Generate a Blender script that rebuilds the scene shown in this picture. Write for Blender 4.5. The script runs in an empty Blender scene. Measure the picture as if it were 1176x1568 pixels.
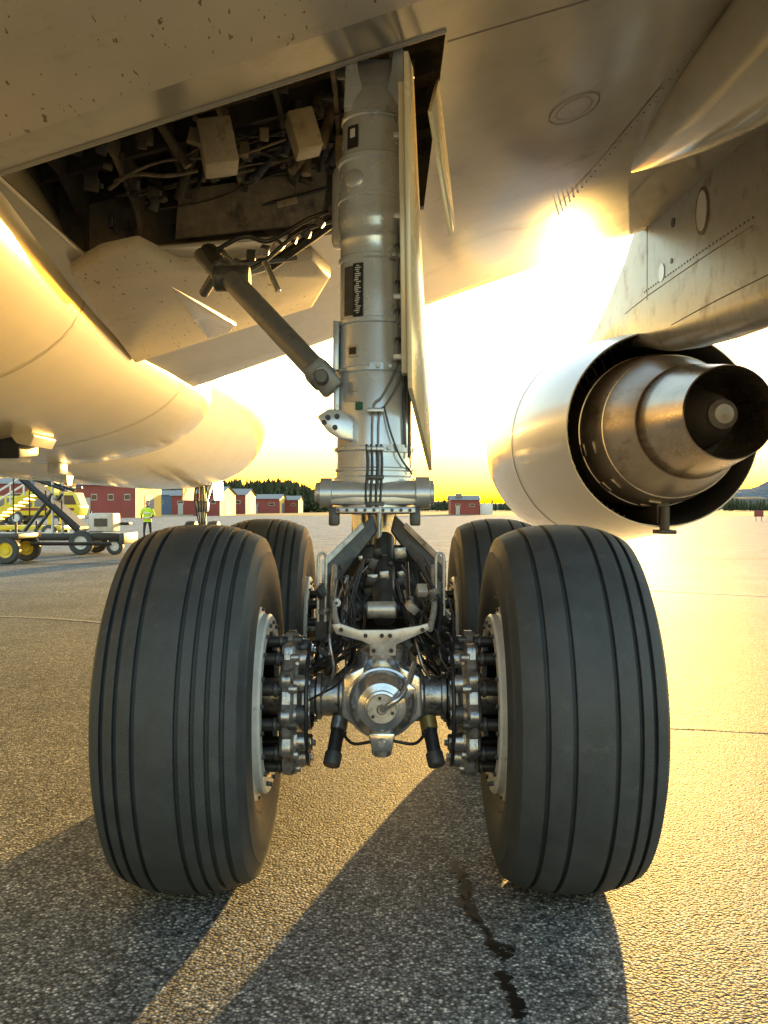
import bpy, bmesh, math, random
from mathutils import Vector, Matrix, Euler
random.seed(7)
R=math.radians
scene=bpy.context.scene
scene.view_settings.view_transform='Standard'
scene.view_settings.look='None'
scene.view_settings.exposure=0

# ------------------------------------------------------------------ helpers
def mat(name,col,rough=0.5,metal=0.0,var=0.18,scale=6.0,bump=0.0,bscale=60.0,coat=0.0,dirt=None,dirt_amt=0.0,dirt_scale=3.0,spec=0.5,stretch=(1,1,1),rvar=0.12):
    m=bpy.data.materials.new(name); m.use_nodes=True
    nt=m.node_tree; N=nt.nodes; L=nt.links
    b=N['Principled BSDF']
    b.inputs['Metallic'].default_value=metal
    b.inputs['Specular IOR Level'].default_value=spec
    b.inputs['Coat Weight'].default_value=coat
    b.inputs['Coat Roughness'].default_value=0.12
    tc=N.new('ShaderNodeTexCoord'); mp=N.new('ShaderNodeMapping'); mp.inputs['Scale'].default_value=stretch
    L.new(tc.outputs['Object'],mp.inputs['Vector'])
    n=N.new('ShaderNodeTexNoise'); n.inputs['Scale'].default_value=scale; n.inputs['Detail'].default_value=7; n.inputs['Roughness'].default_value=0.62
    L.new(mp.outputs[0],n.inputs['Vector'])
    r=N.new('ShaderNodeValToRGB')
    r.color_ramp.elements[0].position=0.3; r.color_ramp.elements[1].position=0.7
    r.color_ramp.elements[0].color=tuple(c*(1-var) for c in col)+(1,)
    r.color_ramp.elements[1].color=tuple(min(1,c*(1+var)) for c in col)+(1,)
    L.new(n.outputs['Fac'],r.inputs['Fac'])
    out=r.outputs['Color']
    if dirt:
        n2=N.new('ShaderNodeTexNoise'); n2.inputs['Scale'].default_value=dirt_scale; n2.inputs['Detail'].default_value=10; n2.inputs['Roughness'].default_value=0.7
        L.new(mp.outputs[0],n2.inputs['Vector'])
        r2=N.new('ShaderNodeValToRGB'); p=0.62-dirt_amt*0.3
        r2.color_ramp.elements[0].position=p; r2.color_ramp.elements[1].position=min(1,p+0.16)
        r2.color_ramp.elements[0].color=(0,0,0,1); r2.color_ramp.elements[1].color=(1,1,1,1)
        L.new(n2.outputs['Fac'],r2.inputs['Fac'])
        mx=N.new('ShaderNodeMix'); mx.data_type='RGBA'
        L.new(r2.outputs['Color'],mx.inputs['Factor']); L.new(out,mx.inputs[6]); mx.inputs[7].default_value=tuple(dirt)+(1,)
        out=mx.outputs[2]
    L.new(out,b.inputs['Base Color'])
    mr=N.new('ShaderNodeMapRange'); mr.inputs['To Min'].default_value=max(0.02,rough-rvar); mr.inputs['To Max'].default_value=min(1,rough+rvar)
    L.new(n.outputs['Fac'],mr.inputs['Value']); L.new(mr.outputs[0],b.inputs['Roughness'])
    if bump>0:
        n3=N.new('ShaderNodeTexNoise'); n3.inputs['Scale'].default_value=bscale; n3.inputs['Detail'].default_value=5
        L.new(tc.outputs['Object'],n3.inputs['Vector'])
        bp=N.new('ShaderNodeBump'); bp.inputs['Strength'].default_value=bump; bp.inputs['Distance'].default_value=0.01
        L.new(n3.outputs['Fac'],bp.inputs['Height']); L.new(bp.outputs[0],b.inputs['Normal'])
    return m

def group(name):
    e=bpy.data.objects.new(name,None); scene.collection.objects.link(e); e.empty_display_size=0.2; return e

def mkobj(name,verts,faces,m=None,parent=None,smooth=True,angle=35):
    me=bpy.data.meshes.new(name); me.from_pydata([tuple(v) for v in verts],[],faces); me.update()
    bm=bmesh.new(); bm.from_mesh(me); bmesh.ops.recalc_face_normals(bm,faces=bm.faces); bm.to_mesh(me); bm.free()
    o=bpy.data.objects.new(name,me); scene.collection.objects.link(o)
    if m: me.materials.append(m)
    if smooth:
        for p in me.polygons: p.use_smooth=True
        try: me.set_sharp_from_angle(angle=R(angle))
        except Exception: pass
    if parent: o.parent=parent
    return o

def frame(axis):
    a=Vector(axis).normalized()
    t=Vector((0,0,1)) if abs(a.z)<0.9 else Vector((0,1,0))
    u=t.cross(a).normalized(); w=a.cross(u).normalized()
    return u,w,a

def lathe(name,prof,origin,axis,m,parent=None,segs=48,angle=35,closed=False):
    u,w,a=frame(axis); o=Vector(origin); vs=[];fs=[]
    n=len(prof)
    for k in range(segs):
        t=2*math.pi*k/segs; d=u*math.cos(t)+w*math.sin(t)
        for (r,h) in prof: vs.append(o+a*h+d*max(r,1e-4))
    cnt=n if closed else n-1
    for k in range(segs):
        k2=(k+1)%segs
        for i in range(cnt):
            j=(i+1)%n
            fs.append((k*n+i,k*n+j,k2*n+j,k2*n+i))
    return mkobj(name,vs,fs,m,parent,True,angle)

def rod(name,p1,p2,r,m,parent=None,r2=None,segs=16,bev=0.15):
    p1=Vector(p1);p2=Vector(p2); l=(p2-p1).length; r2=r if r2 is None else r2
    b=min(r*bev,l*0.2)
    return lathe(name,[(0,0),(r-b,0),(r,b),(r2,l-b),(r2-b,l),(0,l)],p1,p2-p1,m,parent,segs)

def catmull(pts,sub=6):
    P=[Vector(p) for p in pts]
    if len(P)<3: return P
    P=[2*P[0]-P[1]]+P+[2*P[-1]-P[-2]]; out=[]
    for i in range(1,len(P)-2):
        for s in range(sub):
            t=s/sub; a,b,c,d=P[i-1],P[i],P[i+1],P[i+2]
            out.append(0.5*((2*b)+(c-a)*t+(2*a-5*b+4*c-d)*t*t+(3*b-a-3*c+d)*t**3))
    out.append(P[-2]); return out

def tube(name,pts,r,m,parent=None,segs=8,sub=6):
    P=catmull(pts,sub); vs=[];fs=[]
    u=None
    for i,p in enumerate(P):
        d=(P[min(i+1,len(P)-1)]-P[max(i-1,0)]).normalized()
        if u is None: u,w,_=frame(d)
        else:
            u=(u-d*u.dot(d)).normalized(); w=d.cross(u)
        for k in range(segs):
            t=2*math.pi*k/segs; vs.append(p+(u*math.cos(t)+w*math.sin(t))*r)
    for i in range(len(P)-1):
        for k in range(segs):
            k2=(k+1)%segs; fs.append((i*segs+k,i*segs+k2,(i+1)*segs+k2,(i+1)*segs+k))
    fs.append(tuple(range(segs))); fs.append(tuple((len(P)-1)*segs+k for k in range(segs)))
    return mkobj(name,vs,fs,m,parent,True,50)

def box(name,c,s,m,parent=None,bev=0.0,rot=None,seg=2):
    bm=bmesh.new(); bmesh.ops.create_cube(bm,size=1.0)
    for v in bm.verts: v.co=Vector((v.co.x*s[0],v.co.y*s[1],v.co.z*s[2]))
    if bev>0: bmesh.ops.bevel(bm,geom=list(bm.edges)+list(bm.verts),offset=bev,segments=seg,profile=0.5,affect='EDGES')
    M=Matrix.Translation(Vector(c))
    if rot: M=M@Euler(rot).to_matrix().to_4x4()
    bmesh.ops.transform(bm,matrix=M,verts=bm.verts)
    me=bpy.data.meshes.new(name); bm.to_mesh(me); bm.free()
    if m: me.materials.append(m)
    o=bpy.data.objects.new(name,me); scene.collection.objects.link(o)
    if bev>0:
        for p in me.polygons: p.use_smooth=True
        me.set_sharp_from_angle(angle=R(40))
    if parent:o.parent=parent
    return o

def prism(name,poly,ext,m,parent=None,bev=0.0,angle=35):
    n=len(poly); e=Vector(ext)
    vs=[Vector(p) for p in poly]+[Vector(p)+e for p in poly]
    fs=[tuple(range(n)),tuple(range(2*n-1,n-1,-1))]+[(i,(i+1)%n,n+(i+1)%n,n+i) for i in range(n)]
    o=mkobj(name,vs,fs,m,parent,False)
    if bev>0:
        bm=bmesh.new(); bm.from_mesh(o.data)
        bmesh.ops.bevel(bm,geom=list(bm.edges),offset=bev,segments=2,profile=0.5,affect='EDGES')
        bm.to_mesh(o.data); bm.free()
        for p in o.data.polygons: p.use_smooth=True
        o.data.set_sharp_from_angle(angle=R(angle))
    return o

# ------------------------------------------------------------------ materials
M_rubber=mat('rubber',(0.050,0.060,0.070),0.56,0,0.22,9,0.25,220,dirt=(0.085,0.093,0.10),dirt_amt=0.15,dirt_scale=14)
M_strut=mat('strut_paint',(0.70,0.75,0.80),0.26,0.5,0.05,5,0.02,30,coat=0.4)
M_strut2=mat('strut_collar',(0.54,0.57,0.60),0.32,0.55,0.12,12,0.05,60,dirt=(0.26,0.23,0.20),dirt_amt=0.10,dirt_scale=12)
M_rim=mat('rim_paint',(0.72,0.74,0.75),0.4,0.1,0.10,14,0.03,80,dirt=(0.22,0.20,0.18),dirt_amt=0.10,dirt_scale=16)
M_worn=mat('worn_steel',(0.42,0.41,0.41),0.34,0.85,0.4,25,0.15,90,dirt=(0.05,0.046,0.042),dirt_amt=0.35,dirt_scale=22)
M_steel=mat('bright_steel',(0.62,0.63,0.65),0.22,0.9,0.18,14,0.06,80,dirt=(0.15,0.13,0.12),dirt_amt=0.2,dirt_scale=14)
M_cad=mat('cad_plate',(0.55,0.53,0.50),0.4,0.5,0.25,20,0.05,80,dirt=(0.14,0.11,0.08),dirt_amt=0.25,dirt_scale=15)
M_black=mat('black_parts',(0.028,0.028,0.030),0.42,0,0.3,20,0.1,80)
M_dark=mat('dark_grey_parts',(0.075,0.077,0.08),0.42,0.3,0.35,18,0.1,80,dirt=(0.17,0.14,0.10),dirt_amt=0.2,dirt_scale=12)
M_hose=mat('hose_rubber',(0.022,0.022,0.025),0.32)
M_brace=mat('brace_grey',(0.22,0.225,0.23),0.4,0.3,0.2,10,0.05,70,dirt=(0.09,0.075,0.06),dirt_amt=0.25,dirt_scale=10)
M_gold=mat('cable_gold',(0.45,0.33,0.12),0.4,0.6)
M_label=mat('label_black',(0.02,0.02,0.022),0.35)
M_white=mat('label_white',(0.7,0.7,0.7),0.5)
M_green=mat('label_green',(0.02,0.12,0.07),0.5)
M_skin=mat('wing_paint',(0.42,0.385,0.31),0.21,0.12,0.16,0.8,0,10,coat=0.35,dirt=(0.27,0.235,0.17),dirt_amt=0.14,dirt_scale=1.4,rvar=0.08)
M_fair=mat('fairing_sunglow_paint',(0.82,0.68,0.42),0.22,0.0,0.05,0.8,0,10,coat=0.5,rvar=0.05)  # white paint tinted cream-gold: warm low-sun glow put into the base colour
M_flap=mat('flap_paint',(0.62,0.55,0.43),0.42,0.0,0.10,1.2,0.02,30,dirt=(0.42,0.34,0.24),dirt_amt=0.12,dirt_scale=2.2)
M_seam=mat('panel_gap',(0.03,0.027,0.022),0.8)
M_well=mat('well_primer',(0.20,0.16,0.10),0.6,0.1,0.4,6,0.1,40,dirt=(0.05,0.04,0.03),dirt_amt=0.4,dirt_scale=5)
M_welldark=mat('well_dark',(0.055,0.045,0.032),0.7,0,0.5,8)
M_beige=mat('equipment_beige',(0.38,0.33,0.24),0.5,0,0.15,10,dirt=(0.18,0.14,0.09),dirt_amt=0.25,dirt_scale=9)
M_door=mat('door_inner',(0.74,0.64,0.44),0.26,0.1,0.1,4,0.02,30,coat=0.3,dirt=(0.34,0.26,0.15),dirt_amt=0.10,dirt_scale=5)
M_nac=mat('nacelle_paint',(0.74,0.71,0.65),0.22,0.05,0.05,1.5,0,10,coat=0.5,rvar=0.04)
M_core=mat('core_cowl_metal',(0.55,0.46,0.36),0.36,0.7,0.2,2.5,0.03,20,dirt=(0.26,0.20,0.14),dirt_amt=0.3,dirt_scale=3,stretch=(1,0.35,1))
M_duct=mat('duct_dark',(0.09,0.08,0.07),0.5,0.3)
M_nozzle=mat('nozzle_metal',(0.50,0.41,0.32),0.27,0.95,0.3,4,0.03,20,stretch=(1,0.3,1))
M_plug=mat('plug_metal',(0.22,0.18,0.15),0.45,0.7,0.3,4)
M_pylon=mat('pylon_paint',(0.46,0.43,0.37),0.32,0.2,0.18,2.5,0,10,dirt=(0.25,0.20,0.15),dirt_amt=0.35,dirt_scale=2.5)
M_tar=mat('tar',(0.006,0.006,0.006),0.3)
M_ylw=mat('yellow_paint',(0.80,0.62,0.04),0.4)
M_hivis=mat('hivis',(0.60,0.90,0.05),0.6)
M_red=mat('red_wall',(0.26,0.055,0.045),0.7,0,0.15,0.6)
M_ywall=mat('yellow_wall',(0.72,0.48,0.10),0.7,0,0.1,0.6)
M_bluewall=mat('blue_wall',(0.09,0.15,0.27),0.7)
M_roof=mat('roof_metal',(0.22,0.20,0.19),0.6)
M_glass=mat('window_glass',(0.03,0.04,0.05),0.1)
M_whitep=mat('white_paint',(0.75,0.75,0.73),0.4)
M_frame=mat('window_frame_paint',(0.45,0.42,0.38),0.5)
M_navy=mat('navy_cloth',(0.02,0.025,0.05),0.8)
M_face=mat('skin',(0.5,0.32,0.24),0.6)
M_hair=mat('hair',(0.05,0.03,0.02),0.7)

def add_specks(m,col,scale,thr,stretch):
    nt=m.node_tree;N=nt.nodes;L=nt.links;b=N['Principled BSDF']
    src=b.inputs['Base Color'].links[0].from_socket
    tc=N.new('ShaderNodeTexCoord'); mp=N.new('ShaderNodeMapping'); mp.inputs['Scale'].default_value=stretch; mp.inputs['Rotation'].default_value=(0,0,0.5)
    L.new(tc.outputs['Object'],mp.inputs['Vector'])
    v=N.new('ShaderNodeTexNoise'); v.inputs['Scale'].default_value=scale; v.inputs['Detail'].default_value=2
    L.new(mp.outputs[0],v.inputs['Vector'])
    n=N.new('ShaderNodeTexNoise'); n.inputs['Scale'].default_value=1.3; L.new(tc.outputs['Object'],n.inputs['Vector'])
    ad=N.new('ShaderNodeMath'); ad.operation='MULTIPLY_ADD'; ad.inputs[1].default_value=0.25
    L.new(n.outputs['Fac'],ad.inputs[0]); L.new(v.outputs['Fac'],ad.inputs[2])
    r=N.new('ShaderNodeValToRGB'); r.color_ramp.elements[0].position=thr; r.color_ramp.elements[1].position=thr+0.02
    r.color_ramp.elements[0].color=(0,0,0,1); r.color_ramp.elements[1].color=(1,1,1,1)
    L.new(ad.outputs[0],r.inputs['Fac'])
    mx=N.new('ShaderNodeMix'); mx.data_type='RGBA'; L.new(r.outputs['Color'],mx.inputs['Factor']); L.new(src,mx.inputs[6]); mx.inputs[7].default_value=tuple(col)+(1,)
    L.new(mx.outputs[2],b.inputs['Base Color'])
add_specks(M_flap,(0.18,0.10,0.045),34,0.815,(1,0.28,1))

# ------------------------------------------------------------------ ground
def ground_mat():
    m=bpy.data.materials.new('asphalt'); m.use_nodes=True; nt=m.node_tree;N=nt.nodes;L=nt.links;b=N['Principled BSDF']
    tc=N.new('ShaderNodeTexCoord')
    def vor(s):
        v=N.new('ShaderNodeTexVoronoi'); v.inputs['Scale'].default_value=s; L.new(tc.outputs['Object'],v.inputs['Vector']); return v
    def noi(s,d=4):
        v=N.new('ShaderNodeTexNoise'); v.inputs['Scale'].default_value=s; v.inputs['Detail'].default_value=d; L.new(tc.outputs['Object'],v.inputs['Vector']); return v
    v1=vor(90)
    sep=N.new('ShaderNodeSeparateColor'); L.new(v1.outputs['Color'],sep.inputs[0])
    r=N.new('ShaderNodeValToRGB'); cr=r.color_ramp
    cr.elements[0].position=0.0; cr.elements[0].color=(0.12,0.13,0.145,1)
    cr.elements[1].position=1.0; cr.elements[1].color=(0.95,0.94,0.90,1)
    e=cr.elements.new(0.5); e.color=(0.25,0.27,0.29,1)
    e=cr.elements.new(0.82); e.color=(0.44,0.455,0.46,1)
    L.new(sep.outputs[0],r.inputs['Fac'])
    r1=N.new('ShaderNodeValToRGB'); r1.color_ramp.elements[0].position=0.35; r1.color_ramp.elements[0].color=(1,1,1,1); r1.color_ramp.elements[1].position=0.7; r1.color_ramp.elements[1].color=(0.25,0.25,0.25,1)
    L.new(v1.outputs['Distance'],r1.inputs['Fac'])
    def mul(a,bb):
        mm=N.new('ShaderNodeMix'); mm.data_type='RGBA'; mm.blend_type='MULTIPLY'; mm.inputs['Factor'].default_value=1
        L.new(a,mm.inputs[6]); L.new(bb,mm.inputs[7]); return mm.outputs[2]
    c=mul(r.outputs[0],r1.outputs[0])
    for s,d,lo,hi in ((0.7,8,0.78,1.22),(9,6,0.76,1.17)):
        n=noi(s,d); q=N.new('ShaderNodeValToRGB'); q.color_ramp.elements[0].position=0.33; q.color_ramp.elements[0].color=(lo,lo,lo*1.02,1); q.color_ramp.elements[1].position=0.67; q.color_ramp.elements[1].color=(hi,hi*.98,hi*.95,1)
        L.new(n.outputs['Fac'],q.inputs['Fac']); c=mul(c,q.outputs[0])
    L.new(c,b.inputs['Base Color'])
    b.inputs['Roughness'].default_value=0.68
    b.inputs['Specular IOR Level'].default_value=0.25
    h=N.new('ShaderNodeMath'); h.operation='MULTIPLY_ADD'; h.inputs[1].default_value=-1.2
    L.new(v1.outputs['Distance'],h.inputs[0]); L.new(sep.outputs[1],h.inputs[2])
    bp=N.new('ShaderNodeBump'); bp.inputs['Strength'].default_value=0.65; bp.inputs['Distance'].default_value=0.006
    L.new(h.outputs[0],bp.inputs['Height']); L.new(bp.outputs[0],b.inputs['Normal'])
    return m
M_asph=ground_mat()
mkobj('ground',[(-3000,-200,0),(3000,-200,0),(3000,4000,0),(-3000,4000,0)],[(0,1,2,3)],M_asph,None,False)
M_grass=mat('dry_grass',(0.14,0.12,0.05),0.9,0,0.3,0.05)
mkobj('grass_field',[(-1500,170,.02),(1500,170,.02),(1500,1500,.02),(-1500,1500,.02)],[(0,1,2,3)],M_grass,None,False)

def strip(name,pts,w,z,m,parent=None,jit=0.0):
    P=catmull([(x,y,z) for x,y in pts],10); vs=[];fs=[]
    for i,p in enumerate(P):
        d=(P[min(i+1,len(P)-1)]-P[max(i-1,0)]); d.z=0; d.normalize(); nrm=Vector((-d.y,d.x,0))
        e=1 if 0<i<len(P)-1 else 0.1
        a=w*(0.5+jit*random.random())*e; c=w*(0.5+jit*random.random())*e
        o=nrm*jit*w*(random.random()-0.5)
        vs+= [p+nrm*a+o,p-nrm*c+o]
    for i in range(len(P)-1): fs.append((2*i,2*i+1,2*i+3,2*i+2))
    return mkobj(name,vs,fs,m,parent,False)
M_joint=mat('joint_light',(0.45,0.42,0.36),0.8,0,0.4,20)
M_joint2=mat('joint_dark',(0.03,0.03,0.03),0.6)
jg=group('pavement_cracks')
strip('crack_a',[(0.29,3.75),(0.31,3.5),(0.29,3.35),(0.33,3.17)],0.014,0.004,M_tar,jg,1.9)
strip('crack_b',[(0.305,3.62),(0.31,3.4),(0.335,3.2)],0.010,0.006,M_tar,jg,2.4)
strip('crack_c',[(0.35,3.05),(0.38,2.98),(0.40,2.93)],0.010,0.004,M_tar,jg,2.6)
strip('crack_d',[(0.36,2.85),(0.375,2.74),(0.39,2.66),(0.385,2.58)],0.011,0.005,M_tar,jg,2.2)
strip('crack_e',[(0.33,3.02),(0.40,3.01),(0.43,2.97)],0.006,0.006,M_tar,jg,2.4)
strip('crack_f',[(0.34,3.16),(0.36,3.10),(0.35,3.04)],0.005,0.004,M_tar,jg,2.4)
strip('joint_a',[(-12,12.5),(-6,12.3),(-3.8,11.7),(-3.0,10.8)],0.06,0.004,M_joint,jg,0.5)
strip('joint_b',[(-6.5,8.2),(-4.5,11.5)],0.05,0.008,M_joint,jg,0.5)
strip('joint_c',[(1.3,6.2),(3.0,5.8),(5,5.4)],0.018,0.004,M_joint2,jg,0.6)
strip('joint_d',[(2.6,22),(4.0,17),(5.0,15.8),(8,14)],0.07,0.004,M_joint,jg,0.6)
strip('joint_e',[(-30,22),(-5,24),(10,26),(40,29)],0.10,0.012,M_joint2,jg,0.3)
for i,y in enumerate((38,60,95)):
    strip('paint_line_%d'%i,[(-60,y),(0,y+3),(70,y+8)],0.2,0.006,M_joint,jg,0.1)

# ------------------------------------------------------------------ landing gear
gear=group('main_landing_gear')
AX=0.70; RZ=0.685; YR=3.60; YF=5.58; CX=-0.015

def tyre(name,cx,cy,grooves):
    R0=0.70
    def crown(a):
        t=abs(a)/0.235
        return R0-0.052*(t**2.6)
    gw=0.0078; gd=0.020
    xs=[i*0.235/16 for i in range(-16,17)]
    pts=[]
    for a in xs:
        if all(abs(a-g)>gw+0.004 for g in grooves): pts.append((a,0))
    for g in grooves:
        pts+=[(g-gw-0.0015,0),(g-gw,0.0015),(g-gw+0.001,gd),(g+gw-0.001,gd),(g+gw,0.0015),(g+gw+0.0015,0)]
    pts.sort()
    tread=[(crown(a)-d,a) for a,d in pts]
    sw=[(0.335,0.195),(0.36,0.215),(0.40,0.238),(0.412,0.2415),(0.416,0.2405),(0.45,0.256),(0.50,0.2655),(0.545,0.266),(0.585,0.2585),(0.592,0.2585),(0.598,0.2535),(0.622,0.2455),(0.640,0.2395)]
    prof=[(r,-a) for r,a in sw]+tread+[(r,a) for r,a in reversed(sw)]
    o=lathe(name,prof,(cx,cy,RZ),(1,0,0),M_rubber,gear,160,28)
    for v in o.data.vertices:
        if v.co.z<0.06:
            k=(0.06-v.co.z)/0.075
            v.co.x=cx+(v.co.x-cx)*(1+0.05*min(k,1.2))
        if v.co.z<0.003: v.co.z=0.003
    return o
gl=[-0.198,-0.150,-0.090,0.050,0.100,0.146,0.192]
gr=[-0.158,-0.074,0.062,0.140,0.190]
def wheel(sx,cy,tag):
    cx=CX+sx*AX; s=-sx
    tyre('tyre_'+tag,cx,cy,gl if sx<0 else gr)
    ax=(s,0,0)
    lathe('rim_'+tag,[(0.20,0.02),(0.275,0.05),(0.278,0.262),(0.284,0.270),(0.338,0.270),(0.346,0.262),(0.344,0.238),(0.350,0.230),(0.372,0.226),(0.378,0.217),(0.372,0.2),(0.33,0.19),(0.33,-0.19),(0.37,-0.2),(0.375,-0.215),(0.35,-0.225),(0.33,-0.21),(0.25,-0.15),(0.12,-0.13),(0.10,-0.18),(0,-0.19)],(cx,cy,RZ),ax,M_rim,gear,72)
    lathe('rim_drum_'+tag,[(0.0,-0.02),(0.273,-0.02),(0.274,0.25)],(cx,cy,RZ),ax,M_black,gear,48)
    for k in range(20):
        t=2*math.pi*(k+0.5)/20
        y=cy+0.312*math.cos(t); z=RZ+0.312*math.sin(t)
        rod('rim_bolt_%s_%d'%(tag,k),(cx+s*0.266,y,z),(cx+s*0.281,y,z),0.009,M_dark,gear,segs=6)
        if k%2==0:
            y=cy+0.363*math.cos(t); z=RZ+0.363*math.sin(t)
            rod('rim_plug_%s_%d'%(tag,k),(cx+s*0.222,y,z),(cx+s*0.236,y,z),0.007,M_dark,gear,segs=6)
    bx=cx+s*0.262
    for k in range(12):
        t=2*math.pi*(k+0.25)/12
        y=cy+0.245*math.cos(t); z=RZ+0.245*math.sin(t)
        rod('brake_pin_%s_%d'%(tag,k),(bx-s*0.05,y,z),(bx+s*0.075,y,z),0.022,M_black,gear,segs=14)
        rod('brake_pinhead_%s_%d'%(tag,k),(bx+s*0.045,y,z),(bx+s*0.062,y,z),0.027,M_dark,gear,segs=14)
    n=144; vs=[];fs=[]
    def rad(t): return 0.262+0.022*max(-0.4,math.cos(12*t))
    sections=[(0.10,0.06,0),(0.80,0.06,1),(0.97,0.068,1),(1.0,0.078,1),(1.0,0.108,1),(0.96,0.118,1),(0.90,0.119,1),(0.88,0.130,1),(0.72,0.135,1),(0.68,0.125,1),(0.45,0.14,0.3),(0.40,0.17,0)]
    for k in range(n):
        t=2*math.pi*k/n
        for f,a,q in sections:
            rr=(rad(t)*q+0.262*(1-q))*f
            vs.append((bx+s*a,cy+rr*math.cos(t),RZ+rr*math.sin(t)))
    m_=len(sections)
    for k in range(n):
        k2=(k+1)%n
        for i in range(m_-1): fs.append((k*m_+i,k*m_+i+1,k2*m_+i+1,k2*m_+i))
    mkobj('brake_housing_'+tag,vs,fs,M_worn,gear,True,30)
    for k in range(12):
        t=2*math.pi*k/12
        for rr,ln,r_ in ((0.215,0.165,0.034),(0.252,0.135,0.016)):
            tt=t+(0.13 if rr>0.23 else 0)
            y=cy+rr*math.cos(tt); z=RZ+rr*math.sin(tt)
            rod('brake_piston_%s_%d'%(tag,k),(bx+s*0.1,y,z),(bx+s*ln,y,z),r_,M_worn if k%3 else M_dark,gear,segs=14)
        y=cy+0.215*math.cos(t); z=RZ+0.215*math.sin(t)
        rod('brake_nut_%s_%d'%(tag,k),(bx+s*0.16,y,z),(bx+s*0.178,y,z),0.015,M_steel,gear,segs=6)
    pts=[(bx+s*0.165,cy+0.24*math.cos(t),RZ+0.24*math.sin(t)) for t in [R(a) for a in range(100,261,20)]]
    tube('brake_line_'+tag,pts,0.008,M_hose,gear)
for sx in (-1,1):
    wheel(sx,YR,'aft_%s'%('l' if sx<0 else 'r'))
    wheel(sx,YF,'fwd_%s'%('l' if sx<0 else 'r'))
for y,t in ((YR,'aft'),(YF,'fwd')):
    lathe('axle_'+t,[(0,-0.7),(0.07,-0.7),(0.07,-0.26),(0.092,-0.25),(0.092,-0.235),(0.078,-0.23),(0.078,-0.17),(0.098,-0.16),(0.098,-0.12),(0.085,-0.11),(0.085,0.11),(0.098,0.12),(0.098,0.16),(0.078,0.17),(0.078,0.23),(0.092,0.235),(0.092,0.25),(0.07,0.26),(0.07,0.7),(0,0.7)],(CX+0.005,y,0.71),(1,0,0),M_worn,gear,48)
lathe('truck_beam',[(0,0),(0.10,0),(0.115,0.05),(0.125,0.3),(0.15,0.7),(0.17,1.0),(0.17,1.2),(0.15,1.5),(0.12,1.9),(0.11,2.2),(0,2.2)],(-0.01,3.42,0.74),(0,1,0),M_dark,gear,40)
cz=0.745; cy0=3.22
lathe('truck_end_cap',[(0,-0.012),(0.05,-0.010),(0.06,-0.006),(0.062,0.004),(0.085,0.012),(0.105,0.035),(0.118,0.06),(0.121,0.075),(0.128,0.078),(0.131,0.085),(0.131,0.10),(0.124,0.106),(0.118,0.12),(0.128,0.2),(0.13,0.42)],(-0.008,cy0,cz),(0,1,0),M_steel,gear,64,25)
lathe('cap_plate',[(0,-0.022),(0.03,-0.022),(0.032,-0.02),(0.050,-0.02),(0.053,-0.016),(0.053,-0.004)],(-0.008,cy0,cz),(0,1,0),M_cad,gear,48)
lathe('cap_boss',[(0,-0.035),(0.014,-0.035),(0.018,-0.030),(0.018,-0.02)],(-0.008,cy0,cz),(0,1,0),M_worn,gear,24)
for k in range(3):
    t=R(90+120*k+10); rod('cap_bolt_%d'%k,(-0.008+0.04*math.cos(t),cy0-0.03,cz+0.04*math.sin(t)),(-0.008+0.04*math.cos(t),cy0-0.01,cz+0.04*math.sin(t)),0.006,M_black,gear,segs=6)
tube('cap_handle',[(-0.006,cy0-0.03,cz),(0.03,cy0-0.05,cz+0.03),(0.06,cy0-0.03,cz+0.05),(0.09,cy0+0.02,cz+0.09),(0.11,cy0+0.1,cz+0.14)],0.011,M_steel,gear)
box('cap_clamp',(0.085,cy0+0.0,cz+0.06),(0.035,0.03,0.05),M_steel,gear,0.006,(0,0.7,0))
lathe('jack_dome',[(0,-0.115),(0.030,-0.115),(0.036,-0.11),(0.038,-0.09),(0.034,-0.085),(0.040,-0.06),(0.058,-0.03),(0.062,0)],(-0.008,3.36,0.655),(0,0,1),M_steel,gear,40)
lathe('jack_pin',[(0,-0.012),(0.012,-0.012),(0.014,0.0)],(-0.008,3.22,0.62),(0,1,0),M_steel,gear,16)
prism('cap_lower_lug',[(-0.055,3.24,0.65),(0.04,3.24,0.65),(0.028,3.24,0.585),(-0.043,3.24,0.585)],(0,0.12,0),M_steel,gear,0.008)
lathe('truck_upper_boss',[(0,0),(0.09,0),(0.1,0.02),(0.1,0.09),(0.07,0.11),(0,0.115)],(-0.008,3.5,0.82),(0,0,1),M_steel,gear,40)
for sx in (-1,1):
    prism('cap_shoulder_%d'%sx,[(sx*0.06-0.008,3.30,0.88),(sx*0.14-0.008,3.30,0.84),(sx*0.15-0.008,3.30,0.70),(sx*0.10-0.008,3.30,0.66)],(0,0.2,0),M_steel,gear,0.012)
poly=[(-.186,1.04),(-.157,1.045),(-.085,1.02),(.036,1.02),(.133,1.035),(.17,1.045),(.176,1.02),(.085,.98),(.052,.965),(.052,.925),(-.045,.925),(-.045,.965),(-.077,.98),(-.169,1.005)]
prism('cross_bracket',[(x-0.008,3.37,z-0.02) for x,z in poly],(0,0.016,0),M_cad,gear,0.003)
for x,z in ((-.06,.98),(0.0,.98),(.03,.98),(-.03,.925),(.035,.925),(-.15,1.002),(.15,1.002)):
    rod('bracket_bolt',(x-0.008,3.355,z),(x-0.008,3.372,z),0.008,M_black,gear,segs=6)
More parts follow.
